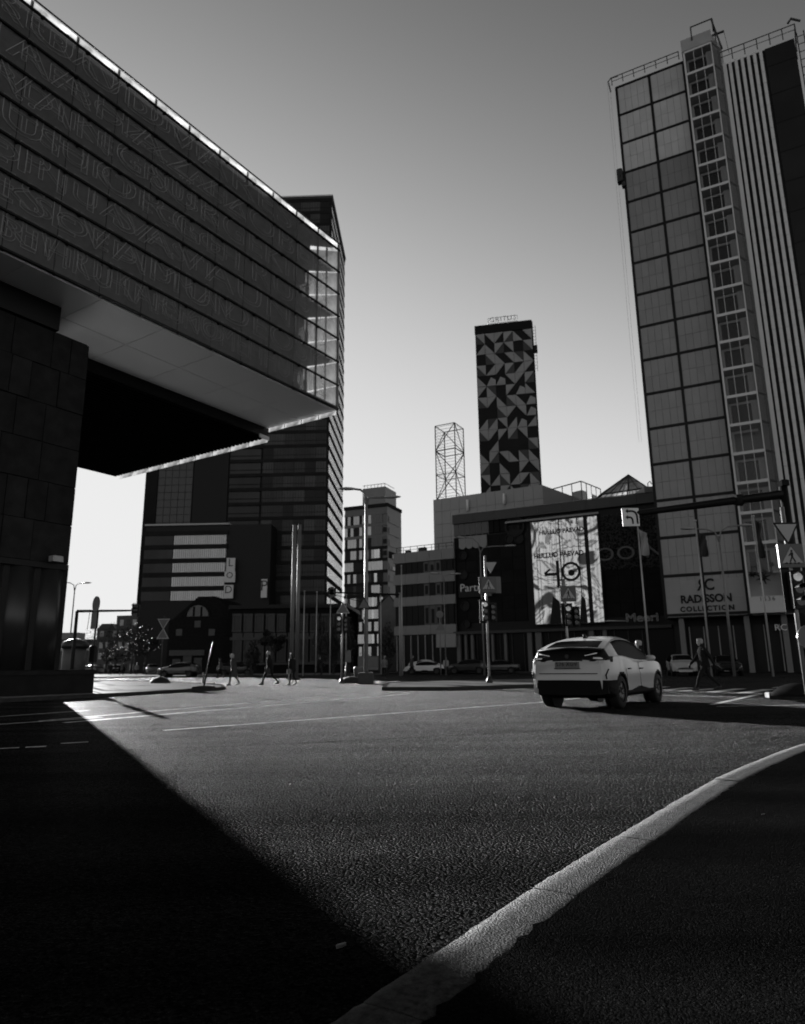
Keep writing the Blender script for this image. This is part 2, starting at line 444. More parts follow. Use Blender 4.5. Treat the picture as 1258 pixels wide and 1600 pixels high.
def island(name, pts, h, mtop, mside, kind='structure', kerbw=0.18):
    """raised island: kerb ring + slightly lower paving inside"""
    c = sum((Vector((p[0], p[1], 0)) for p in pts), Vector()) / len(pts)
    ring = [Vector((p[0], p[1], 0)) for p in pts]
    ins = []
    n = len(ring)
    for i in range(n):
        a, b, d = ring[i - 1], ring[i], ring[(i + 1) % n]
        t1 = (b - a).normalized(); t2 = (d - b).normalized()
        n1 = Vector((-t1.y, t1.x, 0)); n2 = Vector((-t2.y, t2.x, 0)); m = (n1 + n2).normalized()
        if m.dot(c - b) < 0 and n1.dot(c - b) < 0: m = -m
        ins.append(b + m * kerbw)
    mb = MB()
    z = lambda q, h: [(p.x, p.y, h) for p in q]
    mb.loft([z(ring, -0.05), z(ring, h - .015), z([r.lerp(i, .1) for r, i in zip(ring, ins)], h), z(ins, h), z(ins, h - .03)], False, False, False)
    k = tag(mb.build(name + '_kerb', mside), kind=kind)
    mb = MB(); mb.v = z(ins, h - .012); mb.f = [tuple(range(n))]; mb.sm = [False]
    o = tag(mb.build(name, mtop), kind=kind)
    if o.data.polygons[0].normal.z < 0: o.data.flip_normals()
    return o
# paving in front of the pier, the traffic islands, the far pavements
island('forecourt_pavement', [gp(-900, 1165), gp(-200, 1112), gp(0, 1098), gp(200, 1087), gp(330, 1079), gp(352, 1077.5), gp(350, 1074), gp(310, 1070), gp(180, 1066), (-34, 46), (-70, 46)], 0.12, M_PAVE2, M_KERBD)
island('median_pavement', [gp(597, 1079), gp(700, 1079), gp(840, 1074), gp(925, 1069), gp(920, 1064), gp(840, 1064), gp(700, 1067), gp(605, 1070)], 0.14, M_PAVE2, M_KERBD)
island('refuge_pavement', [gp(1203, 1093), gp(1330, 1092), gp(1500, 1090), gp(1500, 1080), gp(1330, 1081), gp(1212, 1086)], 0.14, M_PAVE2, M_KERBD)
island('far_pavement', [gp(-400, 1064.5), gp(0, 1061), gp(360, 1057), gp(600, 1055.5), gp(600, 1053), gp(300, 1053.5), gp(0, 1056), gp(-400, 1058)], 0.12, M_PAVE2, M_KERBD)
island('mall_pavement', [gp(612, 1053.5), gp(840, 1052), gp(1060, 1050), gp(1400, 1048), (130, 70), (100, 120), (0, 120), (-6, 72)], 0.12, mat('mall_paving', 0.05, .7, 0, .3, .5, matte=.005), M_KERBD)

# repair seams and a relaid trench in the carriageway
M_SEAM = mat('bitumen_seam', .004, .5, 0, .3, 4, matte=.008)
def seam(name, pts, wd, m, z=.0025):
    mb = MB(); r = random.Random(len(pts)); P = [gp(*p) for p in pts]; Q = []
    for a, b in zip(P, P[1:]):
        n = max(2, int((b - a).length / .25)); Q += [a.lerp(b, k / n) for k in range(n)]
    Q.append(P[-1]); L_, R_ = [], []
    for i, p in enumerate(Q):
        t_ = (Q[min(i + 1, len(Q) - 1)] - Q[max(0, i - 1)]).normalized(); nn = Vector((-t_.y, t_.x, 0)); w_ = wd * r.uniform(.6, 1.3) / 2; o = nn * r.uniform(-.012, .012)
        L_.append(p + o + nn * w_); R_.append(p + o - nn * w_)
    for i in range(len(Q) - 1): mb.quad(*(Vector((v.x, v.y, z)) for v in (R_[i], R_[i + 1], L_[i + 1], L_[i])))
    tag(mb.build(name, m), kind='structure')
seam('road_seam', [(-60, 1186), (200, 1172), (420, 1164), (640, 1153), (900, 1139), (1150, 1128)], .022, M_SEAM)
# ------------------------------------------------------------------ cantilevered glass block on its stone pier
FB = Frame(-3.6, 36.1, 57)
blk = thing('gallery_building', 'huge dark glass block cantilevered out from a stone pier, big outlined letters on its glazing', 'building', FB.o, FB.a)
M_GSKIN = glassmat('lettered_glass', 0.35, 0.8, 0.135, 0.2, 0.3, 0.4, 0.12)
M_GEND = glassmat('end_glass', 0.55, 0.9, 0.2, 0.25, 0.55, 0.5, .15)
M_GPAR = glassmat('parapet_glass', 0.45, 0.85, 0.10, 0.25, 0.30, 0.4, .30)
M_STONE = mat('pier_stone', 0.02, 0.62, 0, 0.4, 2.0, 0.25, 14, matte=.003)
M_SOFF = mat('soffit_concrete', 0.85, 0.5, 0, 0.15, 0.8, 0.15, 10, matte=.30)
M_CORE = mat('inner_wall', 0.4, 0.6, 0, 0.3, 0.5)
M_CORED = mat('inner_band', 0.02, 0.5, 0, 0.3, 0.5)
M_LETT = mat('letter_print', 0.33, 0.6)
X0, XE, ZB, ZT = -34.0, 0.0, 15.0, 24.93
RW = 1.83; NR = 7; RH = (ZT - ZB) / NR
box('inner_wall', M_CORE, blk, X0, -2.2, 1.25, 20, ZB + 0.25, ZT)
for k in range(4):
    z = ZB + 0.28 + 2.84 * k
    MB().box(X0, -2.0, 1.0, 1.24, z, z + 0.75).build('inner_band', M_CORED, blk)
for k in range(1, 4):
    MB().box(X0, -0.35, 0.3, 19, ZB + 2.84 * k - .12, ZB + 2.84 * k + 0.12).build('floor_slab', M_CORED, blk)
# a run of upright inner posts by the glazed corner
for k in range(3):
    MB().box(-2.0 + .8 * k, -1.9 + .8 * k, 1.3, 1.45, ZB, ZT).build('corner_post', M_GREYP, blk)
pm = MB().box(0.02, RW - 0.02, -0.012, 0.012, 0.035, RH - 0.035).mesh('glass_panel', M_GSKIN)
ncol = int((XE - X0) / RW)
for i in range(ncol):
    for j in range(NR):
        inst('glass_panel', pm, blk, (XE - (i + 1) * RW, 0, ZB + j * RH))
pp = MB().box(0.03, RW - 0.03, -0.012, 0.012, 0.02, 0.40).mesh('parapet_panel', M_GPAR)
for i in range(ncol): inst('parapet_panel', pp, blk, (XE - (i + 1) * RW, 0, ZT + 0.02))
rm = MB().box(X0, 0.05, -0.11, -0.02, -0.04, 0.035).mesh('rail', M_BLACK)
for j in range(NR + 1): inst('rail', rm, blk, (0, 0, ZB + j * RH))
inst('rail', MB().tube([(X0, -0.06, ZT + .46), (0.05, -.06, ZT + .46)], .035, 6).mesh('rail', M_BLACK), blk, (0, 0, 0))
pm2 = MB().box(-0.03, 0.03, 0.02, 0.12, ZB, ZT + .44).mesh('mullion', M_DARK)
for i in range(ncol + 1): inst('mullion', pm2, blk, (XE - i * RW - (0.0 if i else 0.02), 0, 0))
cl = MB().box(-0.05, 0.05, -0.2, -0.03, -0.11, -0.045).mesh('clamp', M_BLACK)
for i in range(11):
    for j in range(NR + 1): inst('clamp', cl, blk, (XE - (i + 1) * RW + .35 * ((i * 3 + j) % 3), 0, ZB + j * RH))
# glazed short end and its skirt
em = MB().box(-0.012, 0.012, 0.03, 1.97, 0.035, RH - 0.035).mesh('end_panel', M_GEND)
for i in range(9):
    for j in range(NR): inst('end_panel', em, blk, (0.02, .05 + i * 2.0, ZB + j * RH))
M_SKIRT = glassmat('skirt_glass', 0.08, 0.9, 0.4, 0.4, 0.45, 0.3, .3)
sk = MB().box(-0.015, 0.015, 0.03, 1.25, -0.30, -0.05).mesh('skirt_panel', M_SKIRT)
for i in range(4): inst('skirt_panel', sk, blk, (0.02, .05 + i * 1.3, ZB))
box('corner_mullion', M_GREYP, blk, 0.0, 0.07, -0.06, 0.02, ZB - .1, ZT + .4)
# soffit slabs with joints
for i in range(12):
    for j in range(2):
        a = -2.9 * (i + 1); MB().bbox(a + .012, a + 2.888, 0.08 + j * 2.58, 2.63 + j * 2.58, ZB - 0.08, ZB, .015).build('soffit_panel', M_SOFF, blk)
box('soffit_lining', M_BLACK, blk, X0, 0, 0.05, 19.5, ZB + .01, ZB + .2)
# lower, darker underside with slats
ZL = 14.3
box('lower_box', M_BLACK, blk, X0, -0.1, 5.25, 20, ZL + 0.06, ZB - .01)
lm = MB().box(X0, -0.15, 0, 0.16, -0.05, 0.04).mesh('ceiling_slat', mat('ceiling_slat_metal', 0.006, .6, matte=.002))
for k in range(46): inst('ceiling_slat', lm, blk, (0, 5.3 + k * .32, ZL + .02))
sk2 = MB().box(-0.015, 0.015, 0.03, 1.55, -0.22, 0.10).mesh('skirt_panel', M_SKIRT)
for i in range(9): inst('skirt_panel', sk2, blk, (0.0, 5.25 + i * 1.6, ZL))
MB().box(-.75, 0.03, 5.17, 5.22, ZL - .12, ZL + .1).build('edge_trim', M_WHITE, blk)
# stone pier: big tiles, each with its own depth
PX1, PY0, PZ = -13.62, 2.0, 13.9
box('pier_core', M_BLACK, blk, X0, PX1 - .06, PY0 + .08, 11.0, 0.1, PZ)
rng = random.Random(11)
tz = 4.85; tiles = 0
while tz < PZ - .1:
    hz = min(1.5, PZ - tz); x = PX1
    while x > -23:
        wx = rng.choice((0.75, 1.1, 1.1, 1.5)); d = rng.uniform(-.035, .03)
        MB().bbox(x - wx + .012, x - .012, PY0 + d, PY0 + .12, tz + .012, tz + hz - .012, .012).build('stone_tile', mat('pier_stone%d' % rng.randint(0, 3), rng.choice((.018, .026, .034, .022)), .6, 0, .4, 2, .25, 14, matte=.003), blk)
        x -= wx
    tz += hz
for k in range(5):
    MB().bbox(PX1 - .05, PX1, PY0 + .14 + k * 1.8, PY0 + 1.9 + k * 1.8, 4.85, PZ, .012).build('side_slab', M_STONE, blk)
box('string_course', M_BLACK, blk, X0, PX1 - .1, PY0 - .1, PY0 + .3, 4.62, 4.83)
box('shadow_edge_strip', M_STONE, blk, PX1 - .3, PX1, PY0, PY0 + .25, .97, 4.84)  # strip added so the pier casts a straight shadow edge
# fluted metal cladding round the foot
cm = mat('foot_cladding', 0.03, .32, .3, .3, .8, stretch=(1, 1, .05))
for k in range(9):
    x = PX1 - .55 - k * 1.12
    MB().lathe([(.56, .96), (.56, 4.6)], 20, (x, PY0 + .42, 0)).build('foot_column', cm, blk)
box('void_box', M_BLACK, blk, X0, -15.0, PY0 - .1, 6, PZ + .01, ZB - .09)  # black box filling the dark void above the pier
MB().bbox(X0, -12.45, 1.55, 6.5, 0.1, 0.97, .02).build('plinth', mat('plinth_stone', .015, .5, 0, .3, 2, matte=.003), blk)
MB().box(X0, -12.42, 1.50, 1.545, .80, .93).build('plinth_edge', M_STONE, blk)
hl = MB(); hl.bbox(-14.5, -14.1, 1.55, 1.9, 4.86, 5.08, .03)
hl.build('floodlight', mat('flood_housing', .3, .4), blk)
# lettering on the glass, one line per pair of rows
rows = ['R U U D V A R E S', 'J A A H A Z  Z Z O B E R', 'V A N G S Ü R G E  K I D R', 'S Ü H O R G E T R U S T', 'E P I T S A V A  U N I O', 'E S E V A M U I D E O S K', 'I U I S E  V I R U K A R S K O M E N H U H I R E']
for j, tx in enumerate(rows):
    z = ZB + (NR - 1 - j) * RH; body = tx.replace(' ', '')
    for q, (x0, sz, zo, th, yy) in enumerate(((-20.2 + (j % 3) * .5, RH * 1.2, .05, .011, -.03), (-19.4 + (j % 2) * .8, RH * .72, .3, .008, -.045))):
        lo = letters('lettering', body if not q else body[::-1][:10], M_LETT, blk, (x0, yy, z + zo), sz, align='LEFT', outline=th, sx=1.0, space=1.08)
        wdt = lo.dimensions.x if lo.dimensions.x > 0 else max(v.co.x for v in lo.data.vertices)
        wdt = max(v.co.x for v in lo.data.vertices); lo.scale = (min(1.6, (-1.0 - x0) / wdt), 1, 1)
# roof edge
box('roof', M_DARK, blk, X0, -.35, .3, 20, ZT + .001, ZT + .1)

# ------------------------------------------------------------------ hotel tower
FH = Frame(24.3, 64, -28)
hot = thing('hotel', 'tall hotel tower with a gridded panel wall, a glazed stair shaft and white vertical stripes', 'hotel', FH.o, FH.a)
M_HP = mat('hotel_panel', 0.205, 0.3, 0, 0.16, 0.4, spec=.5)
M_HP2 = mat('hotel_panel_dark', 0.17, 0.3, 0, 0.16, 0.4, spec=.5)
M_HP3 = mat('hotel_panel_pale', 0.42, 0.3, 0, 0.16, 0.4, spec=.5)  # paler copy for the top rows, imitating the wall brightening upwards
M_HS = mat('hotel_strip', 0.56, 0.5, 0, 0.06, 0.6)
M_SHF = mat('shaft_frame', 0.52, 0.5, 0, 0.05, 1)
M_SHG = glassmat('shaft_glass', 0.78, 0.95, 0.03, 0.04, 0, .5)
M_CURT = mat('curtain', 0.55, .9, 0, .15, 3, stretch=(6, 6, .3))
HB, HT, HR = 4.9, 63.4, 3.633
box('tower_body', M_BLACK, hot, 0.02, 10.5, 0.12, 20, HB, HT)
box('tower_body', M_BLACK, hot, 10.5, 17.02, 0.12, 20, HB, 61.2)
pw = 3.43 / 5
sp = {}
n_p = 0; rest = []
for r in range(16):
    zt = HT - .1 - r * HR
    for c in range(2):
        for k in range(5):
            for h in range(2):
                x = .07 + c * 3.46 + k * pw * .975 + .05; z = zt - .13 - (h + 1) * (HR - .24) / 2
                mm = M_HP2 if r == 3 and c == 1 else (M_HP3 if (r, c) in ((2, 1), (1, 1), (1, 0), (2, 0), (0, 1), (0, 0)) else M_HP)
                if (r * 20 + c * 10 + k * 2 + h) >= 20:
                    key = mm.name
                    if key not in sp: sp[key] = MB().box(.012, pw * .975 - .012, 0, .1, .012, (HR - .24) / 2 - .012).mesh('wall_panel', mm)
                    inst('wall_panel', sp[key], hot, (x, -.02, z))
                else: rest.append((x, z))
mb = MB()
for x, z in rest: mb.box(x + .012, x + pw * .975 - .012, -.02, .08, z + .012, z + (HR - .24) / 2 - .012)
tag(mb.build('top_panels', M_HP3, hot), kind='stuff')
mr = MB()
for r in range(17):
    zz = HT - .1 - r * HR
    inst('grid_bar', MB().box(0, 6.92, -.06, .12, -.15, .13).mesh('grid_bar', M_BLACK), hot, (0, 0, zz + .02))
for x in (0, 3.46, 6.92): MB().box(x - .13, x + .13, -.08, .12, HB, HT).build('grid_post', M_BLACK, hot)
# sign wall panel
for k in range(5):
    for h in range(2):
        MB().box(.16 + k * 1.33, .16 + k * 1.33 + 1.31, -.05, .1, 5.0 + h * 1.67, 6.65 + h * 1.67).build('sign_panel', M_HP, hot)
letters('sign_lettering', 'RADISSON', M_BLACK, hot, (3.55, -.09, 6.05), 0.98, depth=.03, sx=.92, bold=.035)
letters('sign_lettering', 'COLLECTION', M_BLACK, hot, (3.55, -.09, 5.35), 0.62, depth=.03, sx=1.0, space=1.25, bold=.026)
mo = letters('monogram', 'R', M_BLACK, hot, (3.28, -.09, 7.05), 1.45, depth=.03, sx=-.8, bold=.03)
letters('monogram', 'C', M_BLACK, hot, (3.95, -.09, 7.05), 1.45, depth=.03, sx=.85, bold=.03)
# glazed shaft
SX0, SX1, SY = 7.05, 9.75, -1.5
SH = 2.735
shz = [63.0 - SH * k for k in range(16)]
shm = {}
box('shaft_back', mat('shaft_wall', .3, .7, 0, .1, 1), hot, SX0 + .1, SX1 + .5, .0, .1, HB, 64.5)
MB().box(SX0, SX0 + .16, SY, .1, 5.0, 64.3).build('shaft_wall', M_SHF, hot)
sw = MB(); sw.quad((SX1, SY, 5.0), (SX1 + .95, .0, 5.0), (SX1 + .95, 0, 63.4), (SX1, SY, 64.2)); sw.build('shaft_side', glassmat('shaft_side_glass', .45, .7, .14, .15, 0, .5), hot)
MB().box(SX1 - .06, SX1 + .03, SY - .03, SY + .08, 5.0, 64.3).build('shaft_edge', M_SHF, hot)
fl = MB().box(SX0 + .16, SX1 - .06, SY - .06, -.02, -.13, .13).mesh('shaft_floor', M_SHF)
side_fl = MB().prism([(SX1, SY - .02), (SX1 + .02, SY - .02), (SX1 + .9, -.06), (SX1 + .7, -.06)], -.1, .1).mesh('side_floor', M_DARK)
pg = MB().box(.02, .80, -.01, .01, .2, SH - .18).mesh('window_pane', M_SHG)
wf = MB(); wf.box(.1, 2.2, .5, .58, SH - .62, SH - .42); wf.box(.0, .2, .5, .58, .13, SH - .42)
wfm = wf.mesh('inner_frame', mat('shaft_inner', .6, .7))
cur = MB()
for k in range(10):
    a = k * .055
    cur.quad((a, .03 * (k % 2), .1), (a + .055, .03 * ((k + 1) % 2), .1), (a + .055, .03 * ((k + 1) % 2), SH - .5), (a, .03 * (k % 2), SH - .5))
curm = cur.mesh('curtain', M_CURT)
dark = MB().box(.2, 1.95, .62, .68, .25, SH - .55).mesh('dark_pane', mat('dark_pane', .012, .08, 0, .2, 1))
post = MB().box(-.02, .02, -.03, .02, .12, SH - .1).mesh('glazing_bar', M_SHF)
for i, zt in enumerate(shz + [63.0 - SH * 16, 63.0 - SH * 17, 63.0 - SH * 18, 63 - SH * 19, 63 - SH * 20]):
    if zt - SH < 6.0: break
    z = zt - SH
    inst('shaft_floor', fl, hot, (0, 0, zt)); inst('side_floor', side_fl, hot, (0, 0, zt))
    for k in range(3): inst('window_pane', pg, hot, (SX0 + .17 + k * .82, SY, z))
    for k in range(1, 3): inst('glazing_bar', post, hot, (SX0 + .17 + k * .82, SY, z))
    inst('inner_frame', wfm, hot, (SX0 + .2, SY + .3, z))
    if i not in (15,):
        inst('curtain', curm, hot, (SX1 - .62, SY + .45, z)); inst('dark_pane', dark, hot, (SX0 + .2, SY + .3, z))
MB().box(SX0 - .1, SX1 + .1, SY - .12, .3, 63.1, 64.5).build('shaft_head', mat('shaft_head_panel', .28, .5, 0, .1, 1), hot)
MB().box(SX0, SX1 + .1, SY - .06, .1, 5.0, 6.4).build('shaft_foot', mat('shaft_foot_panel', .45, .5), hot)
letters('shaft_lettering', '1536', M_DARK, hot, (SX0 + 1.4, SY - .075, 5.9), .5, depth=.01, space=1.3)
# white strips
sx = [11.08 + .56 * k for k in range(6)]
JH = 1.31
zz = [61.1 - JH * k for k in range(42)]
stm = MB().bbox(.0, .285, 0, .3, .012, JH - .012, .012).mesh('stripe_panel', M_HS)
for k in range(6):
    for z in zz:
        if z - JH < 6: continue
        inst('stripe_panel', stm, hot, (sx[k], -.22, z - JH))
MB().box(10.55, 10.9, -.22, .1, 6, 61.1).build('stripe_edge', M_HS, hot)
MB().box(14.42, 17.0, -.03, .11, HB, 61.15).build('dark_glazing', mat('dark_glazing', .02, .3, 0, .3, .2, spec=.1), hot)
db = MB().box(14.42, 17.0, -.06, -.031, -.06, .06).mesh('dark_band', M_BLACK)
for k in range(18): inst('dark_band', db, hot, (0, 0, 59 - 3.3 * k))
# roof railings, cradle arms, cables
def railing(parent, P, h=.9, posts=1.2, name='roof_rail', m=None, r=.05, mid=True):
    P = [Vector(p) for p in P]; mb = MB()
    up = Vector((0, 0, h))
    for a, b in zip(P, P[1:]):
        mb.tube([a + up, b + up], r, 6)
        if mid: mb.tube([a + up * .5, b + up * .5], r * .7, 5)
        n = max(1, int((b - a).length / posts))
        for k in range(n + 1):
            p = a.lerp(b, k / n); mb.tube([p, p + up], r, 5)
    return mb.build(name, m or M_DARK, parent)
railing(hot, [(-.35, -.5, HT), (6.6, -.5, HT)], 1.0, 1.05)
railing(hot, [(10.4, -.3, 61.2), (17.2, -.3, 61.2), (17.4, 3, 61.2)], 1.3, 1.1)
railing(hot, [(SX0 + 1.0, SY - .2, 64.0), (SX1 + .35, SY - .2, 64.0), (SX1 + .5, 0.2, 64.0)], 1.6, 1.3, r=.07, mid=False)
def arm(pts, r): MB().tube(pts, r, 6).build('cradle_arm', M_DARK, hot)
arm([(.35, -.5, HT + .9), (-.35, -.8, HT + .7), (-.7, -.8, HT + .4), (-.55, -.5, HT - .8)], .07)
arm([(SX1 + .3, SY - .2, 65.4), (SX1 + .9, SY - .3, 61.5)], .09); arm([(SX1 + .2, -.6, 64.6), (SX1 + 1.3, -.9, 64.3)], .12)
arm([(17.7, -.3, 62.6), (16.9, -.9, 62.7), (16.6, -.9, 62.3)], .12)
for x in (-.55, -.8): MB().tube([(x, -.7, HT + .3), (x - .1, -.7, 22)], .008, 4).build('cable', M_DARK, hot)
MB().tube([(SX1 + 1.3, -.9, 64.3), (SX1 + 1.5, -.9, 61.5)], .02, 4).build('cable', M_DARK, hot)
lad = MB()
for dx in (0, .6): lad.tube([(17.25 + dx, -.2, 61.5), (17.25 + dx, -.2, 42)], .05, 5)
for k in range(22): lad.tube([(17.25, -.2, 61 - k * .9), (17.85, -.2, 61 - k * .9)], .04, 5)
lad.build('ladder', M_DARK, hot)
lp = MB(); lp.bbox(-.75, -.15, -.5, .25, 51.3, 52.9, .1); lp.bbox(-.35, .05, -.3, .2, 50.7, 51.3, .05); lp.disc((-.45, -.52, 52.1), .28, 'y', 14, .06)
lp.build('wall_floodlight', M_DARK, hot)
# ground floor under the tower
box('lobby', M_BLACK, hot, .3, 17, 2.5, 20, 0, HB)
for k, x in enumerate((1.0, 6.4, 9.3, 13.0)): MB().bbox(x, x + .45, .3, .75, 0, HB, .03).build('column', mat('lobby_column', .12, .5, 0, .1, 2), hot)
for k in range(8):
    f = MB().box(1.6 + k * 1.25, 1.68 + k * 1.25, 2.4, 2.49, .1, 4.2).build('lobby_mullion', M_GREYP, hot)
gl = MB().box(0.4, 14, 2.46, 2.49, .1, 4.2).build('lobby_glass', mat('lobby_glass', .006, .3, spec=.12), hot)
letters('lobby_sign', 'RC', M_WHITE, hot, (9.2, .2, 3.4), .75, depth=.02); letters('lobby_sign', 'SE', M_WHITE, hot, (11.8, .2, 3.4), .55, depth=.02)
# star shapes hung in the lowest shaft window
stx = MB()
for cx_, cz_, r_ in ((SX0 + 1.3, 8.0, .6), (SX0 + .5, 8.4, .35), (SX0 + 2.1, 9.1, .2)):
    for q in range(4):
        a = q * PI / 4 + .3; stx.tube([(cx_ - r_ * math.cos(a), SY + .12, cz_ - r_ * math.sin(a)), (cx_, SY + .12, cz_), (cx_ + r_ * math.cos(a), SY + .12, cz_ + r_ * math.sin(a))], [.03, .11, .03], 5)
stx.build('window_star', M_BLACK, hot)
# ------------------------------------------------------------------ far office tower with a podium
FT = Frame(-16.5, 146.2, -2)
tw = thing('office_tower', 'tallest dark banded office tower rising behind the cantilevered block, its narrow side reflecting the sky', 'office tower', FT.o, FT.a)
M_TW = mat('tower_wall', .014, .6, 0, .3, .15, matte=.003)
M_TG = mat('tower_glass', .03, .25, 0, .5, .12, spec=.15, stretch=(1, 1, .3))
M_TGV = [M_TG, mat('tower_glass_dark', .018, .25, 0, .5, .12, spec=.1), mat('tower_glass_pale', .05, .25, 0, .5, .12, spec=.2), mat('tower_glass_mid', .032, .25, 0, .5, .2, spec=.15)]
M_TGS = mat('tower_side_glass', .9, .05, .95, .12, .2, spec=.8)
M_TB = mat('tower_spandrel', .017, .5, 0, .3, .3, matte=.003)
box('tower_core', M_TW, tw, -40.9, -.15, .35, 27, 12.5, 112.4)
FHT = 3.3
wb1 = [MB().box(0, 2.36, .05, .36, .0, 2.5).mesh('window_band', q) for q in M_TGV]
wb2 = MB().box(-22.0, -15.1, .25, .37, .0, 2.5).mesh('window_band', M_TG)
sb1 = MB().box(-22.1, -.1, -.03, .36, 2.52, 3.28).mesh('spandrel', M_TB)
sw1 = MB().box(-.16, .06, .3, 26.9, .0, 2.2).mesh('side_window_band', M_TGS)
sw2 = MB().box(-.16, .12, .0, 27, 2.21, 3.28).mesh('side_spandrel', M_TB)
for k in range(30):
    z = 13.3 + k * FHT
    [inst('window_band', random.choice(wb1), tw, (-14.6 + 2.39 * q, 0, z)) for q in range(6)]; inst('window_band', wb2, tw, (0, 0, z)); inst('spandrel', sb1, tw, (0, 0, z))
    inst('side_window_band', sw1, tw, (0, 0, z)); inst('side_spandrel', sw2, tw, (0, 0, z))
mu = MB()
for k in range(30):
    z = 13.3 + k * FHT
    for i in range(24):
        x = -14.4 + i * .61; mu.box(x, x + .06, .0, .049, z, z + 2.5)
    mu.box(-22, -.3, -.01, .048, z + .8, z + .88)
    for i in range(22): mu.box(.061, .1, .9 + i * 1.2, .98 + i * 1.2, z, z + 2.2)
tag(mu.build('mullions', M_TB, tw), kind='stuff')
box('corner_strip', M_TB, tw, -.24, .1, -.06, .29, 12.5, 112.3)
M_TGL = mat('tower_tile', .026, .4, 0, .3, .5)
tt = MB().box(0, 1.45, .2, .349, 0, 1.6).mesh('wall_panel', M_TGL)
for i in range(5):
    for k in range(26): inst('wall_panel', tt, tw, (-38.0 + i * 1.55, 0, 30.6 + k * 1.7))
MB().box(-30.0, -22.3, .1, .349, 12.6, 112).build('recess_shade_slab', M_BLACK, tw)  # flat black slab standing in for a shaded recess
box('plain_strip', M_TW, tw, -40.95, -38.2, .1, .34, 12.5, 112.3)
box('roof_slab', M_DARK, tw, -41, .2, 0, 27.1, 112.41, 113.3)
box('roof_edge', mat('roof_edge_metal', .55, .3, .3), tw, -41.1, .3, -.1, -.001, 113.0, 113.35)
box('roof_edge', mat('roof_edge_metal', .5), tw, .201, .4, -.1, 27.1, 113.0, 113.35)
box('base', M_BLACK, tw, -40.8, -.3, 1, 26.8, 0, 12.49)
# lit shop signs hanging at the tower's foot
def sgn(par, x, z, w_, h_, y, sym):
    MB().box(x, x + w_, y - .3, y, z, z + h_).build('sign_box', mat('sign_face', .25, .5, emit=.015), par)
    if sym: letters('sign_letter', sym, M_DARK, par, (x + w_ / 2, y - .32, z + h_ * .22), h_ * .8, depth=.01)
for (px0, py0, px1, py1, sy) in ((354, 893, 368, 872, 'L'), (351, 910, 368, 893, 'O'), (350, 935, 365, 914, 'D'), (408, 934, 418, 905, 'P'), (412, 957, 423, 949, '')):
    a, z0 = FT.pix(px0, py0, -7); b, z1 = FT.pix(px1, py1, -7)
    sgn(tw, a, z0, b - a, z1 - z0, -7, sy)
pod = thing('glass_podium', 'low glass office wing with pale reflecting window bands below the dark tower', 'office building', FT.loc(0, -6), FT.a)
M_POD = mat('podium_glass', .24, .1, .6, .15, .35, spec=.8, stretch=(3, 1, .2))
a0, zt = FT.pix(228, 822, -6); a1, _ = FT.pix(357, 826, -6); _, zb = FT.pix(300, 938, -6); am, _ = FT.pix(270, 870, -6)
box('podium_core', M_BLACK, pod, a0, a1 + 9, .25, 5.5, 1.0, zt)
nb = 5; bh = (zt - 1.2 - zb) / nb
for k in range(nb):
    z = zb + k * bh
    MB().box(am, a1 - .3, 0, .249, z, z + bh * .66).build('window_band', M_POD, pod)
    MB().box(a0, am - .1, .05, .249, z, z + bh * .66).build('dark_window_band', M_TG, pod)
    MB().box(a0 - .1, a1, -.12, .24, z + bh * .67, z + bh * .99).build('spandrel', M_TB, pod)
mu = MB()
for k in range(nb):
    for i in range(26):
        x = am + (a1 - am) * i / 26; mu.box(x, x + .07, -.03, -.001, zb + k * bh, zb + k * bh + bh * .66)
tag(mu.build('mullions', M_TB, pod), kind='stuff')
box('podium_roof', mat('podium_roof_metal', .3, .5), pod, a0 - .2, a1 + .2, -.2, 5.6, zt + .01, zt + .35)

def wallthing(name, label, cat, fr, group=None):
    return thing(name, label, cat, fr.o, fr.a, group)
# ------------------------------------------------------------------ historic brick house and low classical house before the tower
FB1 = Frame(-31.5, 95.0, -3)
br = wallthing('brick_house', 'dark old brick house with a gable and an arched window below the glass podium', 'house', FB1)
M_BR = mat('old_brick', .012, .8, 0, .4, 4, .3, 30, matte=.001)
M_BT = mat('pale_stone_trim', .035, .7, 0, .2, 3)
bx0, _ = FB1.pix(262, 1000); bx1, _ = FB1.pix(400, 1000); _, bz = FB1.pix(300, 968); _, bg_ = FB1.pix(322, 932); bxm, _ = FB1.pix(322, 960)
box('wall', M_BR, br, bx0, bx1, 0, 12, 0, bz)
MB().xprism([(bx0 + .5, bz + .01), (bx1 - 2, bz + .01), (bxm + 1.2, bg_), (bxm - 1.2, bg_)], 0.0, 12).build('gable', M_BR, br)
ar = MB(); ax, az = FB1.pix(309, 963)
R_ = 1.55
for k in range(8):
    t0, t1 = PI * k / 8, PI * (k + 1) / 8
    ar.xprism([(ax + R_ * math.cos(t0), az + R_ * math.sin(t0)), (ax + R_ * math.cos(t1), az + R_ * math.sin(t1)), (ax + (R_ + .3) * math.cos(t1), az + (R_ + .3) * math.sin(t1)), (ax + (R_ + .3) * math.cos(t0), az + (R_ + .3) * math.sin(t0))], -.14, 0)
ar.build('arch', M_BR, br)
MB().xprism([(ax + (R_ - .02) * math.cos(PI * k / 12), az + (R_ - .02) * math.sin(PI * k / 12)) for k in range(13)], -.05, -.002).build('arched_window', mat('pale_pane', .035, .3), br)
for x in (-.55, .5): MB().box(ax + x - .13, ax + x + .13, -.1, -.051, az, az + 1.3).build('window_post', M_BR, br)
for (px, py) in ((280, 988), (331, 988), (309, 975)):
    x, z = FB1.pix(px, py); MB().box(x - .42, x + .42, -.06, 0, z - .45, z + .45).build('wall_plaque', mat('plaque', .035, .6), br)
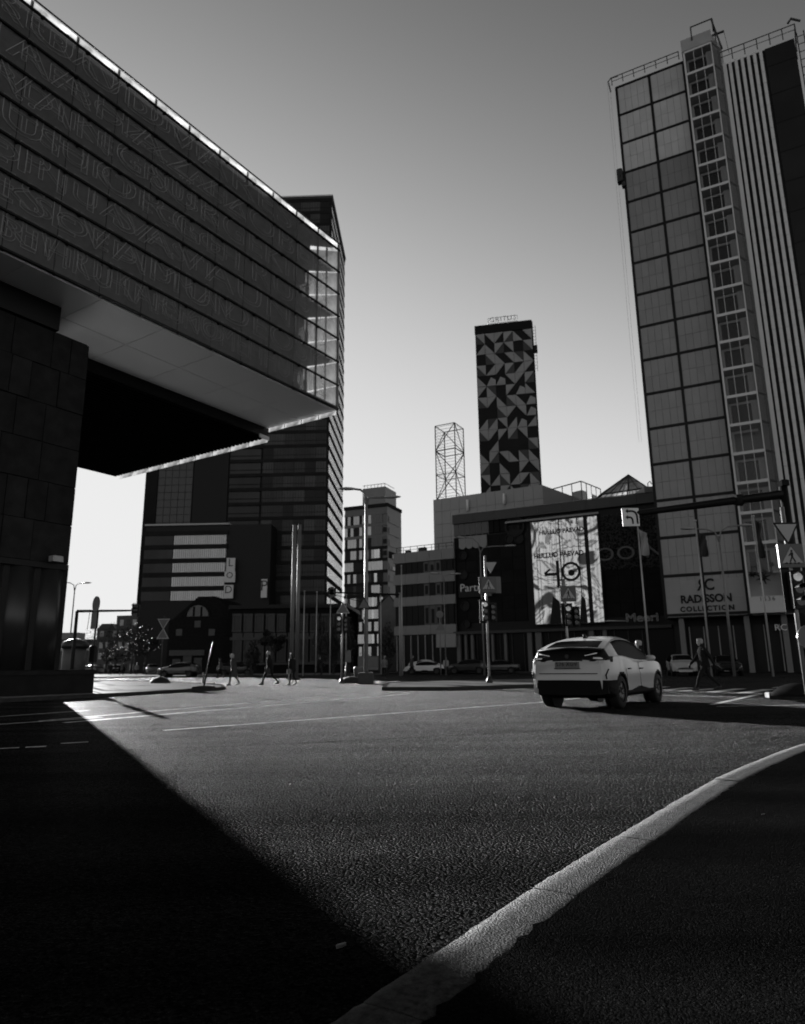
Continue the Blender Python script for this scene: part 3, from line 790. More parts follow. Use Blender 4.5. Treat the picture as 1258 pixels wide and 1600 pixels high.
for (x0, x1, y0, y1) in ((270, 282, 1030, 1044), (287, 300, 1024, 1044), (304, 316, 1028, 1044)):
    q0, z1 = FB1.pix(x0, y0); q1, _ = FB1.pix(x1, y0); MB().box(q0, q1, -.12, 0, 0, z1).build('portal_pier', M_BT, br)
q0, z1 = FB1.pix(266, 1016); q1, z0 = FB1.pix(320, 1024); MB().bbox(q0, q1, -.3, 0, z0, z1, .04).build('portal_lintel', M_BT, br)
FC1 = Frame(-24.5, 92.0, -3)
cl_ = wallthing('classical_house', 'long low dark house with pale stone window surrounds behind the columnar trees', 'house', FC1)
cx0, cz = FC1.pix(362, 952); cx1, _ = FC1.pix(540, 952)
box('wall', mat('dark_plaster', .010, .8, 0, .3, 2, matte=.001), cl_, cx0, cx1, 0, 14, 0, cz)
box('roof', M_BLACK, cl_, cx0 - .3, cx1 + .3, -.4, 14.3, cz + .01, cz + .5)
for r_, (y0, y1) in enumerate(((962, 985), (998, 1032))):
    n = 10
    for k in range(n):
        if r_ == 0 and k == 5: continue
        xa = 366 + k * 17.3
        q0, z1 = FC1.pix(xa, y0); q1, z0 = FC1.pix(xa + 9.5, y1)
        f = MB(); f.box(q0 - .16, q0, -.12, 0, z0, z1).box(q1, q1 + .16, -.12, 0, z0, z1).box(q0 - .2, q1 + .2, -.16, 0, z1, z1 + (.25 if r_ == 0 else .75)).box(q0 - .2, q1 + .2, -.16, 0, z0 - .2, z0)
        wf_ = f.build('window_frame', M_BT, cl_)
        MB().box(q0, q1, -.03, -.001, z0, z1).build('pane', M_TG, wf_)
q0, z1 = FC1.pix(360, 996); q1, z0 = FC1.pix(540, 998); MB().box(q0, q1, -.22, -.161, z0, z1).build('cornice', M_BT, cl_)
q0, z1 = FC1.pix(360, 1036); _, z0 = FC1.pix(360, 1038.5); MB().box(q0, q1, -.3, 0, z0 - .1, z1).build('plinth_course', M_BT, cl_)

# ------------------------------------------------------------------ small tower with a reflecting corner
FS = Frame(-4.3 * 2.1, 191.2 * 2.1, -22.7)
random.seed(21)
sm = wallthing('reflective_tower', 'smaller glass tower with bright wavy reflections and a stepped roof, behind the street lamp', 'office tower', FS)
sm.scale = (2.1, 2.1, 2.1)
M_REF = bpy.data.materials.new('wavy_glass'); M_REF.use_nodes = True
_t = M_REF.node_tree; _b = _t.nodes['Principled BSDF']; _b.inputs['Base Color'].default_value = (.30, .30, .30, 1); _b.inputs['Metallic'].default_value = .8; _b.inputs['Roughness'].default_value = .06
_tc = _t.nodes.new('ShaderNodeTexCoord'); _n = _t.nodes.new('ShaderNodeTexNoise'); _n.inputs['Scale'].default_value = .55; _n.inputs['Detail'].default_value = 3
_mp = _t.nodes.new('ShaderNodeMapping'); _mp.inputs['Scale'].default_value = (1.6, 1.6, .5); _t.links.new(_tc.outputs['Object'], _mp.inputs[0]); _t.links.new(_mp.outputs[0], _n.inputs['Vector'])
_bp = _t.nodes.new('ShaderNodeBump'); _bp.inputs['Strength'].default_value = .5; _bp.inputs['Distance'].default_value = .35; _t.links.new(_n.outputs['Fac'], _bp.inputs['Height']); _t.links.new(_bp.outputs[0], _b.inputs['Normal'])
M_SMD = mat('dark_window', .01, .25, 0, .3, .5, spec=.1)
M_REF2 = mat('bright_glass', .5, .12, .7, .2, .6)
M_SMW = mat('small_tower_wall', .09, .5, 0, .2, .3)
box('tower_core', M_SMW, sm, -13.8, -.1, .2, 10.3, 0, 45)
for k in range(12):
    z = 3 + k * 3.4
    for q in range(9):
        mq = random.choice((M_REF, M_REF, M_SMD, M_SMD, M_TG))
        MB().box(-13.7 + q * .95, -12.8 + q * .95, .0, .19, z, z + 2.5).build('window_pane', mq, sm)
    for q in range(4): MB().box(-5.1 + q * .88, -4.26 + q * .88, -.05, .19, z, z + (2.5 if k < 9 else 3.3)).build('bay_pane', random.choice((M_REF, M_REF2, M_SMD)) if k < 9 else M_SMW, sm)
    MB().box(-13.8, -.1, -.1, .18, z + 2.55, z + 3.35).build('spandrel', M_TB if k < 9 else M_SMW, sm)
    if k in (8, 9, 10): MB().box(-1.4, -.3, -.12, -.05, z + .6, z + 1.9).build('window', M_BLACK, sm)
    MB().box(-.09, .06, 1, 9, z, z + 1.9).build('side_window', M_SMW if k % 4 else M_TB, sm)
    if 6 < k < 9: MB().box(.061, .3, 3, 9.5, z, z + 1.1).build('balcony', mat('balcony_front', .45, .6), sm)
box('roof_slab', M_TB, sm, -14, .1, -.15, 10.5, 45.01, 46)
box('roof_room', mat('roof_room_wall', .14, .5, 0, .2, .3), sm, -8.5, -1.2, 1.2, 9.2, 46.01, 51.3)
for k in range(7): MB().tube([(-8 + k * 1.1, 1.3, 51.31), (-8 + k * 1.1, 1.3, 52.3)], .07, 5).build('roof_post', M_DARK, sm)
MB().tube([(-8.4, 1.3, 52.2), (-1.3, 1.3, 52.2), (-1.3, 8, 52.2)], .09, 5).build('roof_rail', M_DARK, sm)
# gabled plain house
FG = Frame(-4.6, 112, -12)
gh = wallthing('gabled_house', 'plain grey gable-ended house half hidden behind the dark traffic arm', 'house', FG)
g0, gz = FG.pix(591, 948); g1, _ = FG.pix(622, 952); gm, gt = FG.pix(607, 930)
M_GW = mat('grey_plaster', .13, .8, 0, .15, 1)
MB().xprism([(g0, 0), (g1, 0), (g1, gz - .3), (gm, gt), (g0, gz)], 0, 12).build('wall', M_GW, gh)
MB().xprism([(g0 - .3, gz - .15), (gm, gt + .03), (g1 + .3, gz - .5), (g1 + .3, gz - .2), (gm, gt + .4), (g0 - .3, gz + .15)], -.2, 12.2).build('roof', M_DARK, gh)
MB().box(g0 + 1.0, g0 + 2.0, -.05, 0, 3, 5).build('window', M_TG, gh)

# ------------------------------------------------------------------ pale banded office block
FW = Frame(-1.27, 91.0, -30)
bo = wallthing('banded_office', 'grey office block with four pale bands between dark window strips, left of the shopping centre', 'office building', FW)
M_BAND = mat('band_panel', .17, .6, 0, .12, .4)
wx1, _ = FW.pix(712, 950)
zs = [FW.pix(640, y)[1] for y in (863, 879, 897, 913, 933, 947, 978, 992)]
box('core', M_BLACK, bo, 0.1, wx1, .3, 14, 0, zs[0] - .2)
for i in (0, 2, 4, 6):
    zt_, zb_ = zs[i], zs[i + 1]
    wseg = wx1 / 5
    for k in range(5): MB().bbox(k * wseg + .01, (k + 1) * wseg - .01, -.05, .29, zb_, zt_, .015).build('band_panel', M_BAND, bo)
wnd = mat('office_pane', .004, .3, 0, .4, .4, spec=.1); wnl = mat('office_blind', .05, .5, 0, .2, .5)
for i in (1, 3, 5):
    zt_, zb_ = zs[i] - .03, zs[i + 1] + .03
    for k in range(int((wx1 - .2) / .86)):
        x = .15 + k * .86
        lt = k in (5, 7) or (k == 6 and i != 3)
        f = MB().box(x, x + .80, .15, .29, zb_, zt_).build('window', wnl if lt else wnd, bo)
        if lt: MB().box(x + .2, x + .6, .1, .149, zb_ + .2, zt_ - .5 + .2 * (k % 2)).build('pane', wnd, f)
for k in range(6): MB().box(.3 + k * 1.05, .38 + k * 1.05, .05, .25, .2, zs[7] - .1).build('shop_mullion', M_GREYP, bo)
box('shop_glass', wnd, bo, .2, wx1, .26, .299, .1, zs[7] - .05)
q0, z1 = FW.pix(682, 991, -.1); q1, z0 = FW.pix(713, 1011, -.1); MB().box(q0, q1, -.2, .04, z0, z1).build('shop_sign', mat('shop_sign_panel', .22, .6), bo)
railing(bo, [(.3, .3, zs[0]), (wx1 - .2, .3, zs[0])], .8, 1.0, r=.04)
MB().bbox(1.2, 1.9, 1, 1.6, zs[0], zs[0] + .5, .05).build('roof_unit', M_DARK, bo); MB().bbox(3.2, 4.3, 1, 1.6, zs[0], zs[0] + .7, .05).build('roof_unit', M_DARK, bo)

# ------------------------------------------------------------------ grey block, mast, facet tower
FK = Frame(4.8, 103.4, -29.3)
gk = wallthing('grey_block', 'plain grey panelled block behind and above the shopping centre', 'building', FK)
M_GK = mat('grey_block_panel', .27, .55, 0, .1, .4)
box('core', M_DARK, gk, .05, 17.5, .1, 14, 0, 25.9)
pk = MB().bbox(.012, 1.45, 0, .12, .012, 2.0, .012).mesh('wall_panel', M_GK)
for i in range(12):
    for k in range(6): inst('wall_panel', pk, gk, (i * 1.463, -.02, 26 - (k + 1) * 2.02))
MB().quad((17.56, 0, 25.9), (24, 6, 23.2), (24, 6, 14), (17.56, 0, 14)).quad((17.56, 0, 25.9), (17.56, 9, 25.9), (24, 9, 23.2), (24, 6, 23.2)).build('side_wing', mat('side_wing_panel', .22, .55, 0, .1, .4), gk)
for (px, py, h_) in ((731, 798, 1.7), (788, 788, 1.6)):
    x, z = FK.pix(px, py, -.3); MB().tube([(x, -.3, z), (x, -.3, z + h_)], .2, 10).build('vent_pipe', M_WHITE, gk)
ms = thing('lattice_mast', 'open steel lattice tower of struts standing on the grey block roof', 'mast', ay(705, 778, 108), rad(-29))
z0 = ms.location.z - .5
HM = ay(705, 668, 108).z - ms.location.z + .6
ms.location.z = z0 + .5 - .6
cr_ = [(-1.9, -.9), (.9, -1.9), (1.9, .9), (-.9, 1.9)]
cr_ = [(-1.75, -1.75), (1.75, -1.75), (1.75, 1.75), (-1.75, 1.75)]
for (x, y) in cr_: MB().tube([(x, y, 0), (x, y, HM)], .085, 6).build('mast_leg', M_BLACK, ms)
lev = [0, HM * .34, HM * .66, HM]
for z in lev[1:]:
    for i in range(4):
        a, b = cr_[i], cr_[(i + 1) % 4]; MB().tube([(*a, z), (*b, z)], .07, 5).build('ring_beam', M_BLACK, ms)
for l in range(3):
    for i in range(4):
        a, b = cr_[i], cr_[(i + 1) % 4]
        if (l + i) % 2: a, b = b, a
        MB().tube([(*a, lev[l]), (*b, lev[l + 1])], .07, 5).build('diagonal', M_BLACK, ms)
ru = MB().tube([(-1.75, -1.75, 0), (1.75, -1.75, 0)], .028, 4).mesh('rung', M_DARK)
ru2 = MB().tube([(1.75, -1.75, 0), (1.75, 1.75, 0)], .028, 4).mesh('rung', M_DARK)
k = 0
z = .45
while z < HM:
    inst('rung', ru, ms, (0, 0, z)); inst('rung', ru2, ms, (0, 0, z)); inst('rung', ru2, ms, (-3.5, 0, z)); z += .52
FP = Frame(20.1, 169.5, -12.3)
pt = wallthing('facet_tower', 'slim dark hotel tower patterned all over with pale triangles', 'hotel', FP)
pw_, pzt = FP.pix(830, 500)
_, pzr = FP.pix(745, 523)
box('core', mat('facet_dark', .019, .5, 0, .2, .2, matte=.003), pt, 0, pw_, .2, 12, 0, pzt)
cwid = pw_ / 6; rh = 3.02
M_FA = mat('facet_pale', .215, .5, 0, .15, .5); M_FD = mat('facet_black', .008, .5, 0, .3, .4)
_pr = random.Random(17); PAT = []
for r_ in range(20):
    row = ''
    for c in range(6):
        up = PAT[-1][c] if PAT else '.'; lf_ = row[-1] if row else '.'
        opts = [q for q in 'aabbccdde' if q != lf_ or _pr.random() < .4]
        if up in 'ab': opts = [q for q in opts if q in 'cd'] * 2 + opts
        row += '.' if _pr.random() < .13 else _pr.choice(opts)
    PAT.append(row if r_ != 10 else '.' + row[1] + '...' + row[5])
for r_, row in enumerate(PAT):
    z1 = pzr - r_ * rh; z0 = z1 - rh
    for c, ch in enumerate(row):
        x0 = c * cwid + .04; x1 = (c + 1) * cwid - .04
        BL, BR, TL, TR = (x0, z0 + .05), (x1, z0 + .05), (x0, z1 - .05), (x1, z1 - .05)
        sh = {'a': [BL, BR, TR], 'b': [BL, BR, TL], 'c': [TL, TR, BR], 'd': [TL, TR, BL], 'e': [BL, BR, (x1, z0 + rh * .55), ((x0 + x1) / 2, z0 + rh * .8)]}.get(ch)
        if sh:
            mb = MB(); n = len(sh); apex = random.uniform(.0, .22)
            fr_ = [(p[0], -.02 - (apex if i == 1 else 0), p[1]) for i, p in enumerate(sh)]; bk = [(p[0], .19, p[1]) for p in sh]
            mb.loft([bk, fr_], True, True, False); mb.build('facet_panel', M_FA, pt)
        dk = {'a': [BL, TR, TL], 'b': [TL, BR, TR], 'c': [TL, BR, BL], 'd': [TR, BL, BR]}.get(ch)
        if dk and (r_ + c) % 3 == 0:
            mb = MB(); mb.loft([[(p[0], .19, p[1]) for p in dk], [(p[0], .06 if i else -.05, p[1]) for i, p in enumerate(dk)]], True, True, False); mb.build('dark_facet', M_FD, pt)
box('side_wall', M_TB, pt, pw_ + .001, pw_ + .3, .3, 7, 0, pzt - .2)
box('crown_band', M_TW, pt, -.1, pw_ + .1, -.1, .19, pzr + .1, pzt + .05)
sx0, sz0 = FP.pix(763, 505, 1); sx1, sz1 = FP.pix(808, 492, 1)
for k in range(4): MB().tube([(sx0 + (sx1 - sx0) * k / 3, 1, pzt), (sx0 + (sx1 - sx0) * k / 3, 1, pzt + 2.4)], .06, 5).build('sign_post', M_DARK, pt)
for z in (.75, 2.4): MB().tube([(sx0, 1, pzt + z), (sx1, 1, pzt + z)], .06, 5).build('sign_rail', M_DARK, pt)
letters('roof_letter', 'GRITUS', M_GREYP, pt, ((sx0 + sx1) / 2, .95, pzt + .85), 1.9, depth=.05, space=1.15)
lx, lz = FP.pix(838, 546, 1)
MB().bbox(pw_ + .3, pw_ + 1.2, 0, 1.2, lz - 1.0, lz + .9, .1).build('wall_unit', M_BLACK, pt)
for k in range(14): MB().tube([(pw_ + .3, .2, lz + 6 - k * .9), (pw_ + .95, .2, lz + 6 - k * .9)], .05, 4).build('rung', M_DARK, pt)
MB().tube([(pw_ + .95, .2, lz + 6.6), (pw_ + .95, .2, lz - 6.5)], .05, 4).build('ladder_rail', M_DARK, pt)

# ------------------------------------------------------------------ shopping centre
FM = Frame(6.54, 87.0, -27)
ml = wallthing('shopping_centre', 'dark shopping centre with small square panels, a scalloped pale band and round openings', 'shopping centre', FM)
M_ML = mat('mall_cladding', .012, .55, 0, .4, .5, matte=.003)
M_MP = mat('mall_square', .035, .35, 0, .2, 1)
m1, mzt = FM.pix(1016, 770.5)
box('core', M_BLACK, ml, .1, m1 + 1.5, .3, 22, 0, mzt - .3)
_, mzb = FM.pix(720, 987)
cw = 1.55; 
for i in range(16):
    for k in range(8):
        z1 = 16.9 - k * cw
        if z1 - cw < mzb: continue
        x0 = i * cw
        if 5 < i < 11 and x0 > 8.3 and x0 < 17: continue
        MB().bbox(x0 + .012, x0 + cw - .012, .12 + random.uniform(-.02, .02), .3, z1 - cw + .012, z1 - .012, .012).build('cladding_panel', M_ML, ml)
_, pz0 = FM.pix(740, 826); _, pz1 = FM.pix(740, 809)
for i in range(12):
    MB().bbox(i * .79 + .06, i * .79 + .71, .05, .3, 17.15, 18.75, .02).build('square_panel', M_MP if i < 6 else M_ML, ml)
for i in range(6): MB().box(i * .79 - .01 + .72, i * .79 + .79 + .04, .1, .3, 17.05, 18.85).build('panel_post', mat('panel_post_paint', .11, .5), ml)
# scalloped pale band
for i in range(4):
    x0 = .75 + i * .95; pts = [(x0, 16.95), (x0 + .93, 16.95)] + [(x0 + .93 - .93 * t / 8, 15.6 - .28 * math.sin(PI * t / 8) - .1 * i * 0) for t in range(9)]
    MB().xprism(pts, -.05, .1).build('scallop_panel', mat('scallop_paint', .2, .6, 0, .1, .6), ml)
def ringwin(px, py, r):
    x, z = FM.pix(px, py, -.02)
    mb = MB(); n = 20
    mb.loft([[(x + rr * math.cos(2 * PI * k / n), yy, z + rr * math.sin(2 * PI * k / n)) for k in range(n)] for rr, yy in ((r, .1), (r, -.08), (r * .8, -.08), (r * .8, .05))], False, True, False)
    mb.build('round_opening', M_BLACK, ml)
for (px, py, r) in ((724, 868, .55), (724, 898, .6), (727, 947, .6), (729, 975, .5), (804, 823, 1.3), (796, 842, .55), (811, 842, .6)): ringwin(px, py, r)
_, fz0 = FM.pix(860, 803); _, fz1 = FM.pix(860, 789)
fw = (m1 + 1.3) / 9
for i in range(9): MB().box(i * fw + .01, (i + 1) * fw - .01, -.25, .29, mzt - 1.15, mzt).build('fascia_panel', mat('fascia_metal', .02, .5, 0, .2, .5), ml)
MB().tube([(0, -.3, mzt + .05), (m1 + 1.2, -.3, mzt + .05)], .05, 6).build('fascia_rail', M_STEEL, ml)
MB().box(7.2, 18.6, -.55, -.26, 18.0, 18.22).build('lamp_beam', mat('beam_paint', .22, .5), ml)
# shop sign
q0, z0 = FM.pix(717, 934, -.2); q1, z1 = FM.pix(768, 914, -.2)
psn = MB().bbox(q0, q1, -.28, .1, z0, z1, .03).build('shop_sign', M_BLACK, ml)
letters('lettering', 'Partner', mat('sign_white', .38, .5, emit=.008), psn, (q0 + .2, -.31, z0 + .45), 1.38, align='LEFT', depth=.01)
MB().box(q1 - .75, q1 + .05, -.4, -.281, z0, z1 + .1).build('sign_end', M_MP, ml)
# ground floor: columns and shop glass
for (px, w_) in ((717, .5), (728, .3), (738, .35), (770, .3), (790, .35), (828, .55), (842, .75), (925, .6), (946, .5)):
    x, _ = FM.pix(px, 1000, -.1); MB().bbox(x - w_ / 2, x + w_ / 2, -.25, .25, 0, mzb, .04).build('column', mat('mall_column', .10, .6, 0, .15, 1), ml)
for k in range(15): MB().box(1.2 + k * 1.5, 1.27 + k * 1.5, .1, .25, 0, mzb - .3).build('shop_mullion', M_DARK, ml)
box('shop_glass', wnd, ml, .2, m1 + 1, .26, .299, 0, mzb - .1)
box('canopy', M_DARK, ml, -.1, m1 + 1, -.6, .11, mzb - .35, mzb - .02)
# leafy wall right of the screen with big raised letters
lf = MB(); rng = random.Random(5)
lx0 = 17.9; lx1 = m1 + .9; lz0 = 11.4; lz1 = 17.8
for _ in range(2600):
    x = rng.uniform(lx0, lx1); z = rng.uniform(lz0, lz1); y = rng.uniform(-.25, .05); a = rng.uniform(0, 6.28); s_ = rng.uniform(.06, .16)
    u = Vector((math.cos(a), rng.uniform(-.5, .5), math.sin(a))) * s_; v = Vector((-math.sin(a), rng.uniform(-.6, .6), math.cos(a))) * s_ * .6; p = Vector((x, y, z))
    lf.quad(p - u, p - v, p + u, p + v)
tag(lf.build('ivy_leaves', mat('ivy', .02, .7, 0, .5, 2), ml), kind='stuff')
letters('wall_letter', 'OOIN', mat('wall_letter_paint', .06, .5), ml, ((lx0 + lx1) / 2, -.3, 12.0), 2.2, depth=.03, sx=1.2, space=1.1)
x, z = FM.pix(978, 975, -.6)
letters('script_sign', 'Meeri', mat('script_white', .6, .5), ml, (x, -.6, z), 1.25, align='LEFT', outline=.022, sx=1.2)
x2, z2 = FM.pix(946, 970, -.6); MB().tube([(x2, -.6, z2), (x, -.6, z + .35)], .05, 5).build('script_line', mat('script_white', .6), ml)
# roof: glazed lookout with railing, pyramid rooflight, plant room
FR = Frame(0, 95, -27)
rr_ = thing('roof_lookout', 'glazed roof terrace with a dark rail on top of the shopping centre', 'roof terrace', (0, 0, 0))
A_, B_, C_, D_ = ay(850, 768, 99), ay(908, 752, 95), ay(938, 764, 100), ay(850, 790, 99)
mb = MB()
zf = mzt + .2
for P, Q in ((A_, B_), (B_, C_)):
    for k in range(4):
        a = P.lerp(Q, k / 4); b = P.lerp(Q, (k + 1) / 4)
        z0a = zf; 
        top = .55 if (k + (P is A_)) % 2 else .8
        MB().loft([[(a.x, a.y, zf), (b.x, b.y, zf), (b.x, b.y + .08, zf), (a.x, a.y + .08, zf)], [(a.x, a.y, zf + (a.z - zf) * top), (b.x, b.y, zf + (b.z - zf) * top), (b.x, b.y + .08, zf + (b.z - zf) * top), (a.x, a.y + .08, zf + (a.z - zf) * top)]], True, True, False).build('terrace_panel', glassmat('terrace_glass', .25, .7, .10, .2), rr_)
        MB().tube([(a.x, a.y, zf), (a.x, a.y, a.z)], .07, 5).build('terrace_post', M_DARK, rr_)
MB().tube([A_, B_, C_], .09, 5).build('terrace_rail', M_DARK, rr_); MB().tube([C_, (C_.x, C_.y, zf)], .07, 5).build('terrace_post', M_DARK, rr_)
py_ = thing('pyramid_rooflight', 'small glass pyramid rooflight beside the hotel at the shopping centre roof edge', 'rooflight', (0, 0, 0))
ap = ay(982, 742, 88); bl = ay(938, 773, 86); brt = ay(1012, 762, 84); bk = Vector((brt.x + .5, 94, brt.z - .2)); bl2 = Vector((bl.x, 95, bl.z))
M_PY = glassmat('pyramid_glass', .3, .8, .22, .2, .25, .5, .2)
for (P, Q) in ((bl, brt), (brt, bk), (bk, bl2), (bl2, bl)):
    for k in range(5):
        a = P.lerp(Q, k / 5); b = P.lerp(Q, (k + 1) / 5); am_ = a.lerp(ap, .5); bm_ = b.lerp(ap, .5)
        MB().quad(a, b, bm_, am_).build('pyramid_pane', M_PY, py_); MB().tri(am_, bm_, ap).build('pyramid_pane', M_PY, py_)
        MB().tube([a, ap], .06 if k else .1, 4).build('pyramid_bar', M_DARK, py_)
    MB().tube([P.lerp(ap, .5), Q.lerp(ap, .5)], .05, 4).build('pyramid_bar', M_DARK, py_); MB().tube([P, Q], .1, 4).build('pyramid_bar', M_DARK, py_)
pl_ = thing('plant_room', 'small pale box-shaped plant room between the rooflight and the hotel', 'plant room', (0, 0, 0))
a = ay(1006, 760, 82); b = ay(1022, 800, 82)
MB().bbox(a.x, b.x + 1, 82, 86, mzt - 2, a.z, .05).build('wall', M_GK, pl_)
MB().tube([(a.x + .7, 82.5, a.z), (a.x + .7, 82.5, a.z + .5), (a.x + 1, 82.5, a.z + .8), (a.x + 1.2, 82.5, a.z + .4)], .06, 6).build('vent_pipe', M_DARK, pl_)

# ------------------------------------------------------------------ lit advertising screen
bbd = thing('advertising_screen', 'big bright advertising screen showing 40 with swirling shapes, on the shopping centre', 'billboard', FM.loc(0, -.35), FM.a)
M_SCR = bpy.data.materials.new('screen_picture'); M_SCR.use_nodes = True
t = M_SCR.node_tree; b = t.nodes['Principled BSDF']; b.inputs['Roughness'].default_value = .4; b.inputs['Base Color'].default_value = (.05, .05, .05, 1)
tc = t.nodes.new('ShaderNodeTexCoord')
n1 = t.nodes.new('ShaderNodeTexNoise'); n1.inputs['Scale'].default_value = .24; n1.inputs['Detail'].default_value = 3; n1.inputs['Distortion'].default_value = 2.2
r1 = t.nodes.new('ShaderNodeValToRGB'); e = r1.color_ramp.elements
e[0].position = .40; e[0].color = (.03, .03, .03, 1); e[1].position = .47; e[1].color = (.75, .75, .75, 1)
for p_, v_ in ((.53, .8), (.545, .25), (.58, .28), (.60, .7)):
    q = e.new(p_); q.color = (v_, v_, v_, 1)
mp = t.nodes.new('ShaderNodeMapping'); mp.inputs['Scale'].default_value = (3.2, 1, .0)
n2 = t.nodes.new('ShaderNodeTexNoise'); n2.inputs['Scale'].default_value = 1.2; n2.inputs['Detail'].default_value = 6
r2 = t.nodes.new('ShaderNodeValToRGB'); r2.color_ramp.interpolation = 'CONSTANT'; e2 = r2.color_ramp.elements
e2[0].position = 0; e2[0].color = (.8, .8, .8, 1); e2[1].position = .42; e2[1].color = (.25, .25, .25, 1)
for p_, v_ in ((.45, 1), (.56, .5), (.58, .95)):
    q = e2.new(p_); q.color = (v_, v_, v_, 1)
t.links.new(tc.outputs['Object'], n1.inputs['Vector']); t.links.new(n1.outputs['Fac'], r1.inputs[0])
t.links.new(tc.outputs['Object'], mp.inputs[0]); t.links.new(mp.outputs[0], n2.inputs['Vector']); t.links.new(n2.outputs['Fac'], r2.inputs[0])
mm = t.nodes.new('ShaderNodeMixRGB'); mm.blend_type = 'MULTIPLY'; mm.inputs[0].default_value = 1
t.links.new(r1.outputs[0], mm.inputs[1]); t.links.new(r2.outputs[0], mm.inputs[2])
t.links.new(mm.outputs[0], b.inputs['Emission Color']); b.inputs['Emission Strength'].default_value = .165
s0, sz1 = FM.pix(829, 817, -.35); s1, _ = FM.pix(932, 806, -.35); _, sz0 = FM.pix(850, 975, -.35)
box('screen_case', M_BLACK, bbd, s0 - .15, s1 + .15, .02, .3, sz0 - .15, sz1 + .15)
MB().box(s0, s0 + (s1 - s0) * .8, -.02, .019, sz0, sz1).build('screen', M_SCR, bbd)
MB().box(s0 + (s1 - s0) * .86, s1, -.02, .019, sz0, sz1).build('side_screen', M_SCR, bbd)
xm = s0 + (s1 - s0) * .44
letters('screen_lettering', 'HULLUD PÄEVAD', M_BLACK, bbd, (xm + .2, -.03, sz1 - 1.75), .72, depth=.005, sx=.95, bold=.03)
letters('screen_lettering', 'HULLUD PÄEVAD', M_BLACK, bbd, (xm - .3, -.03, sz1 - 4.6), .8, depth=.005, sx=.95, bold=.033)
letters('screen_lettering', 'aastat', M_BLACK, bbd, (xm - .2, -.03, sz1 - 8.2), .6, depth=.005)
for k, (x, wd) in enumerate(((.55, .05), (.9, .04), (2.4, .05), (3.35, .14), (3.7, .05), (5.6, .1))): MB().box(s0 + x, s0 + x + wd, -.026, -.021, sz0, sz1).build('picture_bar', M_BLACK, bbd)
mb = MB(); mb.tube([(xm - 2.1, -.06, sz1 - 6.35), (xm - 1.4, -.06, sz1 - 5.9)], .13, 6)
mb.build('figure_four', M_BLACK, bbd)
MB().box(xm - 2.1, xm - .3, -.06, -.03, sz1 - 6.65, sz1 - 6.3).build('figure_four', M_BLACK, bbd); MB().box(xm - .65, xm - .3, -.055, -.029, sz1 - 8.1, sz1 - 4.9).build('figure_four', M_BLACK, bbd)
mb = MB(); n = 28; zx, zz_ = xm + 1.05, sz1 - 6.3
mb.loft([[(zx + r_ * math.cos(2 * PI * k / n), yy, zz_ + r_ * math.sin(2 * PI * k / n)) for k in range(n)] for r_, yy in ((1.15, -.03), (1.15, -.06), (.85, -.06), (.85, -.03))], False, False, False)
mb.build('figure_zero', M_BLACK, bbd); MB().disc((zx + .05, -.045, zz_ - .15), .38, 'y', 18, .03).build('figure_dot', M_BLACK, bbd)
for (x0, w_) in ((1.7, 1.4), (5.2, .9)): MB().xprism([(s0 + x0, sz0), (s0 + x0 + w_, sz0), (s0 + x0 + w_ * .9, sz0 + 2.6), (s0 + x0 + w_ * .4, sz0 + 3.2)], -.03, -.0202).build('picture_shape', M_BLACK, bbd)
# ------------------------------------------------------------------ street furniture
class Post:
    """a thing standing at a ground point; parts given by picture points at the thing's depth"""
    def __init__(s, name, label, cat, base, group=None, rz=0):
        s.t = thing(name, label, cat, base, rz, group); s.b = Vector(base)
    def rel(s, px, py, dy=0.0):
        p = ay(px, py, s.b.y + dy); return p - s.b
    def tube(s, name, pts, r, m, n=10):
        return MB().tube(pts, r, n).build(name, m, s.t)
    def pole(s, top, r, m=M_STEEL, r2=None, name='pole'):
        return MB().tube([(0, 0, 0), (0, 0, top * .5), (0, 0, top)], [r, (r + (r2 or r)) / 2, r2 or r], 12).build(name, m, s.t)
M_SIGNB = mat('sign_back', .10, .5)
M_SIGNF = mat('sign_face_blue', .05, .4)
M_SIGNP = mat('sign_pale', .30, .45)
M_LENS = mat('signal_lens', .02, .2)
M_LIT = mat('signal_lit', .5, .3, emit=.05)
M_POLE = mat('pole_paint', .16, .5, .2, .2, 3)
def tri(par, x, y, z, w, up=True, face=M_SIGNP, rim=M_BLACK, name='warning_triangle'):
    h = w * .87; s = 1 if up else -1
    def P(k): return [(x - w / 2 * k, z - s * h * .36 * k), (x + w / 2 * k, z - s * h * .36 * k), (x, z + s * h * .64 * k)]
    r_ = MB().xprism(P(1), y - .015, y + .015).build(name, rim, par)
    MB().xprism(P(.78), y - .022, y - .0155).build('sign_face', face, r_)
    return r_
